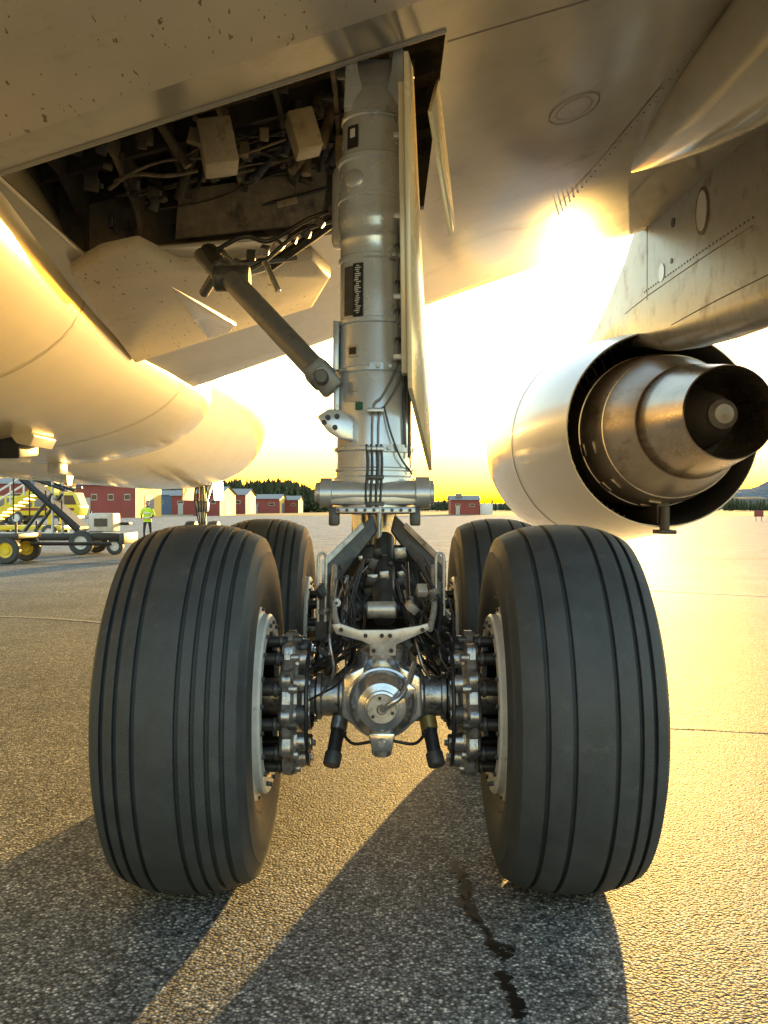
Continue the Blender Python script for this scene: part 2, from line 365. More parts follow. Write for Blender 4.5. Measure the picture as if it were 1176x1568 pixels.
for sx in (-1,1):
    tube('bracket_arm_%d'%sx,[(sx*.17,3.39,1.0),(sx*.19,3.5,1.05),(sx*.205,3.7,1.12),(sx*.21,3.9,1.2)],0.012,M_cad,gear)
    x0=sx*0.235-0.012
    tube('guard_%d'%sx,[(x0-0.014,3.62,1.0),(x0-0.016,3.64,1.22),(x0-0.010,3.65,1.265),(x0+0.012,3.65,1.265),(x0+0.016,3.64,1.22),(x0+0.014,3.62,1.0)],0.006,M_cad,gear,sub=4)
    prism('guard_plate_%d'%sx,[(x0-0.03,3.66,0.92),(x0+0.02,3.66,0.92),(x0+0.015,3.66,1.15),(x0-0.015,3.66,1.15)],(0,0.02,0),M_dark,gear,0.003)
    rod('brake_rod_%d'%sx,(sx*0.165,3.58,0.66),(sx*0.195,3.46,0.50),0.027,M_black,gear)
    rod('brake_rod_tip_%d'%sx,(sx*0.19,3.48,0.52),(sx*0.20,3.45,0.475),0.033,M_dark,gear)
    rod('brake_rod_collar_%d'%sx,(sx*0.17,3.56,0.635),(sx*0.178,3.53,0.59),0.032,M_gold if sx>0 else M_worn,gear)
    rod('brake_rod_long_%d'%sx,(sx*0.17,3.6,0.56),(sx*0.17,5.5,0.56),0.022,M_dark,gear)
    tube('sling_%d'%sx,[(sx*0.17,3.45,0.62),(sx*0.12,3.4,0.575),(sx*0.05,3.38,0.585),(0.0,3.38,0.6)],0.006,M_hose,gear)
for i in range(40):
    sx=random.choice((-1,1)); x=sx*random.uniform(0.12,0.27); y=random.uniform(3.45,3.95)
    z0=random.uniform(0.76,0.95); z1=random.uniform(1.0,1.25)
    pts=[(sx*random.uniform(0.22,0.3),y-0.02,z0-0.05),(x,y-random.uniform(0.02,.1),z0+0.05),(x*random.uniform(.6,1.1),y+random.uniform(-.08,.1),(z0+z1)/2),(sx*random.uniform(0.05,0.22),y+0.15,z1)]
    tube('hose_%d'%i,pts,random.choice((0.004,0.006,0.008)),random.choice((M_hose,M_hose,M_dark,M_worn)),gear,segs=8,sub=5)
for i in range(50):
    sx=random.choice((-1,1))
    c=(sx*random.uniform(0.10,0.26),random.uniform(3.5,4.0),random.uniform(0.82,1.14))
    box('fitting_%d'%i,c,(random.uniform(.015,.05),random.uniform(.02,.05),random.uniform(.02,.06)),random.choice((M_black,M_dark,M_worn,M_black,M_cad)),gear,0.004,(random.random(),random.random(),random.random()))
rod('round_placard',(-0.185,3.56,1.08),(-0.185,3.575,1.08),0.017,M_white,gear)
rod('round_placard_dot',(-0.185,3.553,1.08),(-0.185,3.562,1.08),0.006,M_dark,gear)
for sx in (-1,1):
    prism('truck_side_frame_%d'%sx,[(sx*0.27,4.05,0.84),(sx*0.27,4.05,1.20),(sx*0.05,4.25,1.42),(sx*0.03,4.25,1.34),(sx*0.20,4.05,1.12),(sx*0.20,4.05,0.84)],(0,0.10,0),M_dark,gear,0.01)
    prism('truck_side_lip_%d'%sx,[(sx*0.275,4.03,1.10),(sx*0.275,4.03,1.215),(sx*0.10,4.19,1.385),(sx*0.09,4.19,1.36),(sx*0.255,4.03,1.195),(sx*0.255,4.03,1.10)],(0,0.02,0),M_cad,gear,0.003)
    rod('side_pipe_%d'%sx,(sx*0.235,4.0,0.86),(sx*0.225,4.03,1.16),0.012,M_dark,gear)
box('torque_link_back',(-0.0,4.35,1.05),(0.46,0.05,0.45),M_black,gear,0.02)
prism('torque_link_web',[(-0.2,4.2,0.95),(0.18,4.2,0.95),(0.15,4.32,1.2),(-0.16,4.32,1.2)],(0,0.03,0),M_black,gear,0.01)
rod('torque_link_pin',(-0.22,4.1,1.0),(0.2,4.1,1.0),0.045,M_dark,gear)
rod('trim_actuator',(0.0,3.9,0.98),(0.0,4.4,1.3),0.05,M_dark,gear)
rod('trim_tube_bright',(-0.07,3.72,1.035),(0.05,3.72,1.035),0.035,M_cad,gear)
for i in range(26):
    box('link_fitting_%d'%i,(random.uniform(-.17,.15),random.uniform(4.0,4.25),random.uniform(0.98,1.25)),(random.uniform(.02,.07),.04,random.uniform(.02,.05)),random.choice((M_black,M_dark,M_dark,M_worn)),gear,0.004,(0,random.uniform(-.4,.4),0))

# ---- strut (built vertical, then leaned forward)
SX=-0.050
strut_parts=[]
def S(o): strut_parts.append(o); return o
prof=[(0.0,1.42),(0.205,1.42),(0.21,1.43),(0.21,1.47),(0.185,1.48),(0.185,1.53),(0.20,1.54),(0.205,1.585),(0.205,1.60),(0.192,1.61),(0.192,1.63),(0.199,1.637),(0.199,1.645),(0.190,1.652),(0.188,1.70),(0.190,1.73),(0.203,1.737),(0.203,1.752),(0.190,1.76),(0.188,2.12),(0.186,2.13),(0.198,2.138),(0.198,2.155),(0.186,2.163),(0.182,2.20),(0.180,2.385),(0.191,2.392),(0.191,2.412),(0.180,2.42),(0.180,2.725),(0.189,2.735),(0.189,2.752),(0.181,2.76),(0.181,2.83),(0.186,2.84),(0.186,2.86),(0.182,2.87),(0.183,2.91),(0.193,2.94),(0.196,2.99),(0.191,3.0),(0.191,3.06),(0.196,3.065),(0.196,3.08),(0.190,3.085),(0.188,3.27),(0.197,3.28),(0.197,3.305),(0.186,3.315),(0.176,3.36),(0.174,3.52),(0.182,3.53),(0.182,3.55),(0.173,3.56),(0.17,3.60),(0.15,3.66),(0.13,3.70),(0,3.72)]
S(lathe('strut_cylinder',prof,(SX,4.6,0),(0,0,1),M_strut,gear,72,30))
for sx in (-1,1):
    S(prism('strut_fork_%d'%sx,[(SX+sx*0.04,4.48,3.6),(SX+sx*0.165,4.48,3.58),(SX+sx*0.155,4.48,3.93),(SX+sx*0.10,4.48,3.96),(SX+sx*0.085,4.48,3.78)],(0,0.2,0),M_strut,gear,0.012))
S(prism('strut_fork_web',[(SX-0.10,4.54,3.6),(SX+0.10,4.54,3.6),(SX+0.09,4.54,3.9),(SX-0.09,4.54,3.9)],(0,0.1,0),M_strut2,gear,0.01))
S(rod('strut_trunnion',(SX-0.22,4.7,3.92),(SX+0.22,4.7,3.92),0.06,M_dark,gear))
def patch(name,z0,z1,px0,px1,m,dr=0.003,r=0.185):
    vs=[];fs=[];a0=math.asin(max(-.99,px0/r));a1=math.asin(min(.99,px1/r));n=8
    for dd in (0,dr):
        for i in range(n+1):
            a=a0+(a1-a0)*i/n
            for z in (z0,z1): vs.append((SX+(r+dd)*math.sin(a),4.6-(r+dd)*math.cos(a),z))
    k=2*(n+1)
    for i in range(n):
        fs.append((k+2*i,k+2*i+1,k+2*i+3,k+2*i+2))
        fs.append((2*i,k+2*i,k+2*i+2,2*i+2)); fs.append((2*i+1,k+2*i+1,k+2*i+3,2*i+3))
    fs.append((0,1,k+1,k)); fs.append((2*n,2*n+1,k+2*n+1,k+2*n))
    return S(mkobj(name,vs,fs,m,gear,False))
patch('placard_top',3.34,3.47,-0.14,-0.085,M_label,0.004,0.178)
patch('placard_top_mark',3.40,3.45,-0.125,-0.10,M_white,0.0055,0.178)
patch('placard_main',2.42,2.70,-0.105,-0.055,M_label,0.006,0.182)
patch('placard_main_dark',2.43,2.69,-0.15,-0.106,M_dark,0.004,0.182)
for i in range(24):
    z=2.435+i*0.0108
    x0=-0.098+random.random()*0.012
    patch('placard_text_%d'%i,z,z+0.005,x0,-0.064-random.random()*0.018,M_white,0.0075,0.182)
patch('placard_small',2.21,2.27,-0.13,-0.08,M_cad,0.004)
patch('placard_small_in',2.222,2.258,-0.122,-0.088,M_label,0.006)
patch('placard_low',2.03,2.08,-0.125,-0.08,M_strut2,0.004,0.19)
patch('placard_green',1.935,1.975,-0.09,-0.055,M_green,0.004,0.19)
patch('placard_low2',1.98,2.01,-0.13,-0.07,M_strut2,0.004,0.19)
S(lathe('servicing_port',[(0,0.0),(0.040,0),(0.052,0.008),(0.055,0.03)],(SX-0.11,4.425,3.16),(0.35,1,0),M_strut2,gear,32))
S(lathe('side_accumulator',[(0,2.86),(0.05,2.87),(0.06,2.90),(0.06,3.28),(0.05,3.32),(0,3.33)],(SX-0.175,4.72,0),(0,0,1),M_strut2,gear,24))
for z,x0,x1 in ((3.545,-0.03,0.17),(2.155,-0.02,0.18),(2.74,0.08,0.18),(1.745,-0.02,0.17)):
    patch('clamp_%d'%int(z*100),z-0.018,z+0.018,x0,x1,M_strut2,0.014,0.19)
    for q in (0.2,0.5):
        xx=x0+(x1-x0)*q
        yy=4.6-math.sqrt(max(0.0,0.204**2-xx**2))
        S(rod('clamp_bolt',(SX+xx,yy-0.012,z),(SX+xx,yy+0.005,z),0.011,M_cad,gear,segs=8))
def onstrut(x,z,off=0.212):
    return (SX+x,4.6-math.sqrt(max(0.0004,off*off-x*x)),z)
def lines(name,pts,r,m,off=0.2):
    S(tube(name,[onstrut(x,z,off) for x,z in pts],r,m,gear,8,5))
lines('hyd_line_a',[(0.115,2.93),(0.118,2.86),(0.118,2.4),(0.118,2.2),(0.10,2.12),(0.04,2.0),(-0.005,1.93),(-0.008,1.6),(-0.008,1.45)],0.006,M_brace)
lines('hyd_line_b',[(0.14,2.90),(0.145,2.8),(0.145,2.4),(0.145,2.2),(0.125,2.08),(0.06,1.96),(0.025,1.90),(0.022,1.6),(0.022,1.45)],0.006,M_brace)
lines('hyd_line_c',[(0.165,2.95),(0.165,2.2),(0.15,2.0),(0.155,1.75)],0.008,M_dark)
lines('hyd_line_d',[(0.175,3.5),(0.18,3.2),(0.18,2.2),(0.175,1.7)],0.008,M_dark,0.205)
lines('hyd_line_e',[(0.05,1.95),(0.08,1.83),(0.13,1.70),(0.19,1.62)],0.005,M_dark,0.21)
for z in (2.95,2.8,2.6,2.45,2.3):
    patch('line_clip_%d'%int(z*100),z-0.008,z+0.008,0.105,0.175,M_dark,0.02,0.19)
for i,x in enumerate((-0.035,-0.012,0.014,0.036)):
    lines('lower_hose_%d'%i,[(x,1.76),(x+0.005,1.65),(x-0.003,1.5),(x+random.uniform(-.02,.02),1.36),(x*1.5,1.22)],0.0062,M_hose,0.225)
for z in (1.93,1.74,1.6,1.47):
    S(box('hose_block_%d'%int(z*100),onstrut(0.008,z,0.215),(0.085,0.03,0.020),M_dark if z<1.7 else M_strut2,gear,0.004))
S(tube('front_guard',[onstrut(0.03,1.46,.24),onstrut(0.028,1.3,.24),onstrut(0.05,1.18,.24),onstrut(0.06,1.12,.24)],0.013,M_cad,gear))
S(prism('brace_lug',[(SX-0.28,4.40,1.90),(SX-0.22,4.40,1.94),(SX-0.15,4.40,1.93),(SX-0.10,4.40,1.88),(SX-0.10,4.40,1.78),(SX-0.17,4.40,1.79),(SX-0.23,4.40,1.83)],(0,0.07,0),M_strut,gear,0.01))
for x,z in ((-0.225,1.895),(-0.18,1.90),(-0.19,1.845),(-0.245,1.87)):
    S(rod('lug_bolt',(SX+x,4.39,z),(SX+x,4.41,z),0.013,M_black,gear,segs=12))
S(box('side_bracket_low',(SX-0.19,4.55,2.02),(0.03,0.08,0.18),M_strut2,gear,0.006))
S(box('side_bracket_up',(SX-0.195,4.55,2.28),(0.03,0.09,0.26),M_strut2,gear,0.006))
S(lathe('pivot_pin',[(0,-0.285),(0.04,-0.285),(0.05,-0.28),(0.052,-0.262),(0.072,-0.258),(0.072,-0.205),(0.06,-0.2),(0.055,-0.1),(0.055,0.1),(0.06,0.2),(0.078,0.205),(0.078,0.27),(0.06,0.275),(0.06,0.29),(0.04,0.295),(0,0.295)],(SX+0.0,4.43,1.525),(1,0,0),M_strut2,gear,32))
S(box('lower_collar',(SX,4.45,1.515),(0.44,0.14,0.10),M_strut2,gear,0.02))
S(box('lower_plate',(SX+0.01,4.45,1.44),(0.38,0.2,0.03),M_strut2,gear,0.006))
for x in (-0.19,0.20):
    S(box('hanger_%d'%int(x*100),(SX+x,4.42,1.41),(0.05,0.10,0.09),M_dark,gear,0.01))
for i in range(9):
    S(rod('collar_bolt_%d'%i,(SX-0.17+i*0.043,4.345,1.44),(SX-0.17+i*0.043,4.36,1.44),0.009,M_dark,gear,segs=6))
lathe('piston',[(0,0.75),(0.15,0.75),(0.15,1.0),(0.125,1.05),(0.115,1.1),(0.113,1.43)],(SX,4.62,0),(0,0,1),M_steel,gear,48)
for o in strut_parts:
    for v in o.data.vertices: v.co.y+=0.18*(v.co.z-1.4)
# side brace
brace0=Vector((-0.30,4.62,2.10)); brace1=Vector((-1.18,6.0,3.14))
d=(brace1-brace0).normalized()
rod('side_brace',brace0,brace0+d*1.5,0.060,M_brace,gear,0.068,segs=24)
rod('side_brace_collar',brace0+d*0.0,brace0+d*0.10,0.072,M_brace,gear)
kn=brace0+d*1.42
rod('side_brace_knuckle',kn+Vector((-0.1,0,0)),kn+Vector((0.12,0,0)),0.08,M_dark,gear)
box('side_brace_clevis',brace0+d*0.02,(0.12,0.1,0.18),M_brace,gear,0.02,(0,-0.7,0))
rod('brace_pin',(-0.31,4.50,2.10),(-0.31,4.72,2.10),0.035,M_dark,gear)
for s_ in (-1,1):
    rod('brace_upper_arm_%d'%s_,kn+Vector((s_*0.05,0,0)),kn+d*0.45+Vector((s_*0.06,0.1,0.02)),0.05,M_brace,gear)
rod('brace_upper_block',kn+d*0.15,kn+d*0.48+Vector((0,0.1,0.02)),0.07,M_dark,gear)
rod('downlock_actuator',(-1.0,5.6,2.93),(-1.18,6.0,2.86),0.032,M_dark,gear)
rod('downlock_rod',(-1.12,5.9,2.9),(-0.75,6.4,3.16),0.03,M_brace,gear)
rod('downlock_link',(-0.80,6.35,3.12),(-0.30,6.2,3.42),0.035,M_black,gear)
rod('downlock_link_b',(-0.95,6.0,3.05),(-0.62,6.4,3.2),0.022,M_dark,gear)
tube('lock_hose_a',[(-0.3,6.1,3.45),(-0.5,6.0,3.34),(-0.75,6.0,3.20),(-0.9,5.9,3.2),(-1.1,5.9,3.1)],0.016,M_hose,gear)
tube('lock_hose_b',[(-0.28,6.1,3.38),(-0.55,5.95,3.24),(-0.8,5.9,3.02),(-0.95,5.8,2.95)],0.014,M_hose,gear)
rod('lock_spring',(-0.75,5.75,3.0),(-0.66,5.7,2.8),0.020,M_steel,gear)
for i in range(9):
    box('lock_fitting_%d'%i,(-1.05+0.09*i,6.0,2.98+0.05*i+random.uniform(-.03,.03)),(.06,.06,.05),random.choice((M_black,M_dark,M_worn)),gear,0.006,(random.random(),random.random(),0))
def slab(name,q,n,t,m,par):
    nn=Vector(n).normalized()*t
    return prism(name,q,nn,m,par,0.003)
slab('leg_door',[(.115,4.35,3.62),(.165,5.15,3.92),(.272,5.15,1.66),(.135,4.35,2.02)],(-1,0.1,0),0.022,M_door,gear)
slab('leg_door_inner_rib',[(.098,4.40,3.5),(.098,4.50,3.5),(.118,4.50,2.1),(.115,4.40,2.1)],(-1,0,0),0.03,M_door,gear)
for i,z in enumerate((3.3,2.9,2.5,2.2)):
    box('door_link_%d'%i,(0.09,4.55,z),(0.09,0.03,0.03),M_cad,gear,0.004)
slab('hinged_door',[(.235,4.55,3.42),(.325,5.4,3.98),(.42,5.4,3.12),(.34,4.55,2.80)],(-1,0.1,0),0.018,M_door,gear)

# ------------------------------------------------------------------ airframe : wing
wing=group('aircraft_wing')
def Zw(x,y):
    t=max(0,min(1,(y-5)/6.5))
    return 3.9+0.28*x-0.05*math.sin(math.pi*t)
def y_seam(x): return 4.52-0.10*x
def y_near(x): return 4.90-0.08*x
def y_far(x): return 7.6+0.6*(x+.39) if x<-.39 else 7.6
def y_le(x): return 12.25-0.35*x
H0,H1=-2.15,0.33
Xs=[-3.6,-3.2,-2.8,-2.45,H0]+[H0+(H1-H0)*i/8 for i in range(1,9)]+[0.6+0.35*i for i in range(26)]
rows=[]
for x in Xs:
    ys=[y_seam(x)+0.012,y_near(x)]
    yf=y_far(x); yl=y_le(x)
    ys+= [ys[1]+(yf-ys[1])*i/8 for i in range(1,9)]
    ys+= [yf+(yl-0.35-yf)*i/10 for i in range(1,11)]
    rows.append(ys)
ny=len(rows[0]); vs=[];fs=[];idx={}
for i,x in enumerate(Xs):
    for j,y in enumerate(rows[i]): idx[(i,j)]=len(vs); vs.append((x,y,Zw(x,y)))
    yl=y_le(x); z0=Zw(x,yl-0.35)
    extra=[(yl-0.2,z0+0.02),(yl-0.07,z0+0.08),(yl,z0+0.20),(yl-0.03,z0+0.36),(yl-0.2,z0+0.52),(yl-0.8,z0+0.75),(yl-2.5,z0+1.0),(yl-5,z0+1.0),(y_seam(x),Zw(x,5)+0.7)]
    for k,(y,z) in enumerate(extra): idx[(i,ny+k)]=len(vs); vs.append((x,y,z))
NT=ny+9
for i in range(len(Xs)-1):
    for j in range(NT-1):
        if 1<=j<9 and 4<=i<12: continue
        fs.append((idx[i,j],idx[i+1,j],idx[i+1,j+1],idx[i,j+1]))
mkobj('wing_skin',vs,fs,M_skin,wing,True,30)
vs=[];fs=[]
fx=[-3.6+0.5*i for i in range(26)]
for x in fx:
    ye=y_seam(x)-0.012
    for k in range(7): vs.append((x,1.4+(ye-1.4)*k/6,3.9+0.28*x-0.02))
n=7
for i in range(len(fx)-1):
    for j in range(n-1): fs.append((i*n+j,(i+1)*n+j,(i+1)*n+j+1,i*n+j+1))
o=mkobj('flap_panel',vs,fs,M_flap,wing,False)
mod=o.modifiers.new('s','SOLIDIFY'); mod.thickness=0.25; mod.offset=1
def skinline(name,pts,w=0.012,off=-0.005,m=None):
    P=catmull([(x,y,0) for x,y in pts],10); vs=[];fs=[]
    for i,p in enumerate(P):
        d=(P[min(i+1,len(P)-1)]-P[max(i-1,0)]).normalized(); q=Vector((-d.y,d.x,0))*w*0.5
        for s_ in (1,-1):
            a=p+q*s_; z=(3.9+0.28*a.x-0.02 if a.y<y_seam(a.x) else Zw(a.x,a.y))+off
            vs.append((a.x,a.y,z))
    for i in range(len(P)-1): fs.append((2*i,2*i+1,2*i+3,2*i+2))
    mkobj(name,vs,fs,m or M_seam,wing,False)
M_line=mat('panel_line',(0.17,0.145,0.11),0.6)
skinline('line_a',[(-0.25,4.1),(-0.27,4.55)],0.012)
skinline('line_c',[(1.2,9.0),(1.5,9.1),(1.75,8.0),(1.95,6.4)],0.010,m=M_line)
skinline('line_d',[(0.4,9.2),(1.2,9.0)],0.008,m=M_line)
skinline('line_e',[(-2.4,10.2),(-0.5,9.4),(0.4,9.2)],0.006,m=M_line)
skinline('line_f',[(2.6,5.0),(2.5,8),(2.3,11)],0.006,m=M_line)
skinline('line_g',[(0.35,5.0),(1.6,4.95),(3,4.8)],0.010,m=M_line)
for rx,ry,ww in ((0.17,0.22,0.008),(0.12,0.16,0.005)):
    circ=[(1.33+rx*math.cos(t),6.4+ry*math.sin(t)) for t in [2*math.pi*i/16 for i in range(17)]]
    skinline('access_panel',circ,ww,m=M_line)
for i in range(26):
    y=6.0+i*0.12; x=1.98-0.1*(y-6.4)
    rod('wing_rivet_%d'%i,(x,y,Zw(x,y)+0.002),(x,y,Zw(x,y)-0.004),0.008,M_line,wing,segs=6)
# proud bay-door panel forward of the well, with the blade-shaped hatch on it
bd=[(-2.27,6.62),(-2.0,6.46),(-1.74,6.50),(-1.60,7.15),(-1.35,7.45),(-1.0,7.66),(-0.62,7.85),(-0.5,8.6),(-0.75,9.6),(-2.7,9.9)]
prism('bay_door_raised',[(x,y,Zw(x,y)-0.10) for x,y in bd],(0,0,0.12),M_flap,wing,0.03)
prism('closed_bay_door',[(-1.75,7.45,3.26),(-1.50,9.30,3.30),(-1.62,9.55,3.27),(-1.85,9.55,3.21)],(0,0,0.1),M_skin,wing,0.02)
for nm,pts in (('lip_near',[(x,y_near(x)) for x in (H0,-1.2,H1)]),('lip_far',[(x,y_far(x)) for x in (H0,-1.2,-.39,H1)]),):
    tube(nm,[(x,y,Zw(x,y)) for x,y in pts],0.018,M_skin,wing)
tube('lip_side',[(H0,y,Zw(H0,y)) for y in (y_near(H0),5.6,y_far(H0))],0.018,M_skin,wing)
vs=[];fs=[];nseg=28
stn=[(8.65,0.004,4.46),(8.3,0.06,4.44),(7.6,0.17,4.38),(6.8,0.28,4.32),(6.0,0.36,4.27),(5.0,0.42,4.24),(3.5,0.44,4.22),(2.2,0.40,4.24),(0.6,0.2,4.3)]
for y,r,zc in stn:
    xc=2.22+(8.65-y)*0.06
    for k in range(nseg):
        t=2*math.pi*k/nseg
        px=math.cos(t); pz=math.sin(t)
        vs.append((xc+r*abs(px)**0.9*(1 if px>0 else -1)*0.95,y,zc+0.12+r*(pz*1.25 if pz<0 else pz*0.6)))
for i in range(len(stn)-1):
    for k in range(nseg): fs.append((i*nseg+k,i*nseg+(k+1)%nseg,(i+1)*nseg+(k+1)%nseg,(i+1)*nseg+k))
mkobj('flap_track_fairing',vs,fs,M_skin,wing,True,50)

def wpt(x,y,dz): return (x,y,3.9+0.28*x+dz)
cz0=0.62
cor=[(H0-0.3,4.9),(H1+0.1,4.8),(H1+0.1,7.9),(-.39,7.9),(H0-0.3,6.9)]
n=len(cor)
vs=[wpt(x,y,0.02) for x,y in cor]+[wpt(x,y,cz0+0.1) for x,y in cor]
fs=[tuple(range(n,2*n))]+[(i,(i+1)%n,n+(i+1)%n,n+i) for i in range(n)]
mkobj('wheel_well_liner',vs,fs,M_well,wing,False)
for i in range(7):
    x=H0-0.1+i*0.38
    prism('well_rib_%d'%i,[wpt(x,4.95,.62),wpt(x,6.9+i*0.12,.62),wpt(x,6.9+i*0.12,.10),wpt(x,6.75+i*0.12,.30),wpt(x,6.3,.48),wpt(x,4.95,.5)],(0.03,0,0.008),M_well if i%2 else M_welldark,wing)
for i in range(4):
    y=5.3+i*0.55
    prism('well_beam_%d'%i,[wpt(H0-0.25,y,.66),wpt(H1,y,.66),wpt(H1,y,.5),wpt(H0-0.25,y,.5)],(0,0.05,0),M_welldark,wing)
box('avionics_box',(-1.10,6.05,3.83),(0.22,0.28,0.30),M_beige,wing,0.012,(0.0,-0.2,0.2))
box('avionics_box_b',(-0.53,6.05,3.92),(0.17,0.22,0.26),M_beige,wing,0.012,(0,-0.3,0.2))
box('avionics_box_c',(-0.28,6.5,3.95),(0.12,0.25,0.2),M_well,wing,0.01)
prism('well_panel_a',[(-1.6,7.0,3.5),(-0.5,7.45,3.78),(-0.45,7.3,4.15),(-1.55,6.9,3.85)],(0,0.04,0),M_well,wing,0.01)
box('well_placard',(-0.75,7.10,3.82),(0.16,0.01,0.05),M_beige,wing,0.002,(0,-0.25,0))
for i in range(14):
    y=random.uniform(6.0,7.2); x0=random.uniform(-2.1,-1.0); x1=x0+random.uniform(0.3,1.3); x1=min(x1,0.1)
    h=random.uniform(0.2,0.5)
    pts=[wpt(x0,y,h),wpt(x0*.7+x1*.3,y+random.uniform(-.1,.1),h+random.uniform(-.05,.05)),wpt(x0*.3+x1*.7,y+random.uniform(-.1,.1),h+random.uniform(-.05,.05)),wpt(x1,y+.1,h)]
    tube('well_pipe_%d'%i,pts,random.choice((0.007,0.010,0.015)),random.choice((M_black,M_well,M_welldark,M_welldark)),wing,8,4)
for i in range(60):
    x=random.uniform(-2.1,0.1); y=random.uniform(5.8,7.1+0.3*(x+1))
    box('well_fitting_%d'%i,wpt(x,y,random.uniform(0.18,0.55)),(random.uniform(.03,.10),random.uniform(.03,.12),random.uniform(.03,.10)),random.choice((M_well,M_welldark,M_dark,M_welldark,M_black,M_well)),wing,0.006,(random.random()*.3,random.random()*.3,random.random()*.3))
for i in range(14):
    x=random.uniform(-2.0,-0.1); y=random.uniform(5.9,7.0)
    rod('well_cylinder_%d'%i,wpt(x,y,.2),wpt(x+random.uniform(-.3,.3),y+random.uniform(-.2,.2),.55),random.uniform(.015,.04),random.choice((M_well,M_dark,M_welldark)),wing)

# ------------------------------------------------------------------ fuselage + belly fairing
fus=group('aircraft_fuselage')
def loft(name,stations,m,parent,nseg=72,ang=40):
    vs=[];fs=[]
    for (y,xc,zc,a,b,pw) in stations:
        for k in range(nseg):
            t=2*math.pi*k/nseg; c=math.cos(t); s_=math.sin(t)
            vs.append((xc+a*math.copysign(abs(c)**(2/pw),c),y,zc+b*math.copysign(abs(s_)**(2/pw),s_)))
    for i in range(len(stations)-1):
        for k in range(nseg): fs.append((i*nseg+k,i*nseg+(k+1)%nseg,(i+1)*nseg+(k+1)%nseg,(i+1)*nseg+k))
    fs.append(tuple(range(nseg))); fs.append(tuple((len(stations)-1)*nseg+k for k in range(nseg)))
    return mkobj(name,vs,fs,m,parent,True,ang)
st=[]
for y in (-25,-15,-5,0,5,10,15,20,24): st.append((y,-6.2,4.75,2.8,2.8,2))
for y,r,z in ((26,2.74,4.72),(28,2.62,4.66),(30,2.42,4.58),(32,2.10,4.45),(33.5,1.75,4.3),(34.8,1.3,4.15),(35.6,0.8,4.05),(36,0.25,4.0)): st.append((y,-6.2,z,r,r,2))
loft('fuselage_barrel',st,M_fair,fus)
def fa(y):
    pts=[(-8,3.55),(0,3.88),(5,3.88),(7.2,3.62),(9.8,3.38),(12.2,3.38),(13.5,3.40),(14.6,3.30),(15.8,3.0),(17.2,2.5),(18.6,1.9),(19.8,1.2),(20.5,.5)]
    for (a,b),(c,d_) in zip(pts,pts[1:]):
        if a<=y<=c:
            t=(y-a)/(c-a); return b+(d_-b)*t
    return pts[-1][1]
FZ=3.34; FP=2.35
def fb(y):
    if y<13.2: return 1.25
    t=(y-13.2)/7.3; return 1.25-0.75*t*t
st=[(y,-6.05,FZ,fa(y),fb(y),FP) for y in [-8,-4,0,2,3.5,5,6,7,8,9,10,11,12,13,13.5,14,14.6,15.2,15.8,16.5,17.2,18,18.6,19.2,19.8,20.2,20.5]]
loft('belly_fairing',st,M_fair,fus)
def fair_ring(name,y0,slant,w=0.02):
    vs=[];fs=[];nseg=60
    for k in range(nseg):
        t=-math.pi*0.62+ (math.pi*0.60)*k/(nseg-1); c=math.cos(t); s_=math.sin(t)
        for dy in (-w/2,w/2):
            yy=y0+slant*s_+dy; a=fa(yy)+0.006;b=fb(yy)+0.006
            vs.append((-6.05+a*math.copysign(abs(c)**(2/FP),c),yy,FZ+b*math.copysign(abs(s_)**(2/FP),s_)))
    for i in range(nseg-1): fs.append((2*i,2*i+1,2*i+3,2*i+2))
    mkobj(name,vs,fs,M_line,fus,True)
fair_ring('fairing_joint_a',7.6,0.3); fair_ring('fairing_joint_b',12.4,0.9)
box('air_outlet',(-4.35,10.5,2.16),(0.55,0.6,0.26),M_black,fus,0.03,(0.1,0,0))
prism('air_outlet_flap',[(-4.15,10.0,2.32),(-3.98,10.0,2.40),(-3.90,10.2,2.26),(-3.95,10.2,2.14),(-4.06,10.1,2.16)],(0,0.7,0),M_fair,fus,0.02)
box('belly_beacon',(-5.0,14,2.06),(0.2,0.4,0.2),M_whitep,fus,0.05)
for i,x in enumerate((-5.6,-6.2)):
    prism('blade_antenna_%d'%i,[(x,16+i*2,2.2),(x,16.5+i*2,2.2),(x,16.3+i*2,1.85),(x,16.1+i*2,1.85)],(0.03,0,0),M_whitep,fus)
ng=group('nose_landing_gear')
NX=-5.85
rod('nose_strut',(NX,29.5,2.5),(NX,29.5,0.55),0.12,M_strut,ng)
rod('nose_brace',(NX,29.4,1.2),(NX,31,2.3),0.06,M_strut,ng)
rod('nose_axle',(NX-.35,29.5,0.52),(NX+.35,29.5,0.52),0.06,M_dark,ng)
for sx in (-1,1):
    lathe('nose_tyre_%d'%sx,[(0.25,-0.15),(0.4,-0.18),(0.5,-0.15),(0.52,0),(0.5,0.15),(0.4,0.18),(0.25,0.15)],(NX+sx*0.36,29.5,0.52),(1,0,0),M_rubber,ng,32)
    lathe('nose_hub_%d'%sx,[(0,-0.1),(0.25,-0.14),(0.25,0.14),(0,0.1)],(NX+sx*0.36,29.5,0.52),(1,0,0),M_rim,ng,24)
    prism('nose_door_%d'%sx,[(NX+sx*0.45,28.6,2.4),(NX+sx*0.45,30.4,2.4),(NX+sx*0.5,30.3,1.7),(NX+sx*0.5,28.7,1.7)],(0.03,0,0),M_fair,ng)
box('nose_steering',(NX,29.4,1.5),(0.4,0.3,0.35),M_strut2,ng,0.05)
for i in range(5): tube('nose_hose_%d'%i,[(NX-.15+i*0.07,29.3,2.3),(NX-.2+i*0.1,29.2,1.7),(NX-.05+i*0.03,29.3,0.8)],0.02,M_hose,ng)

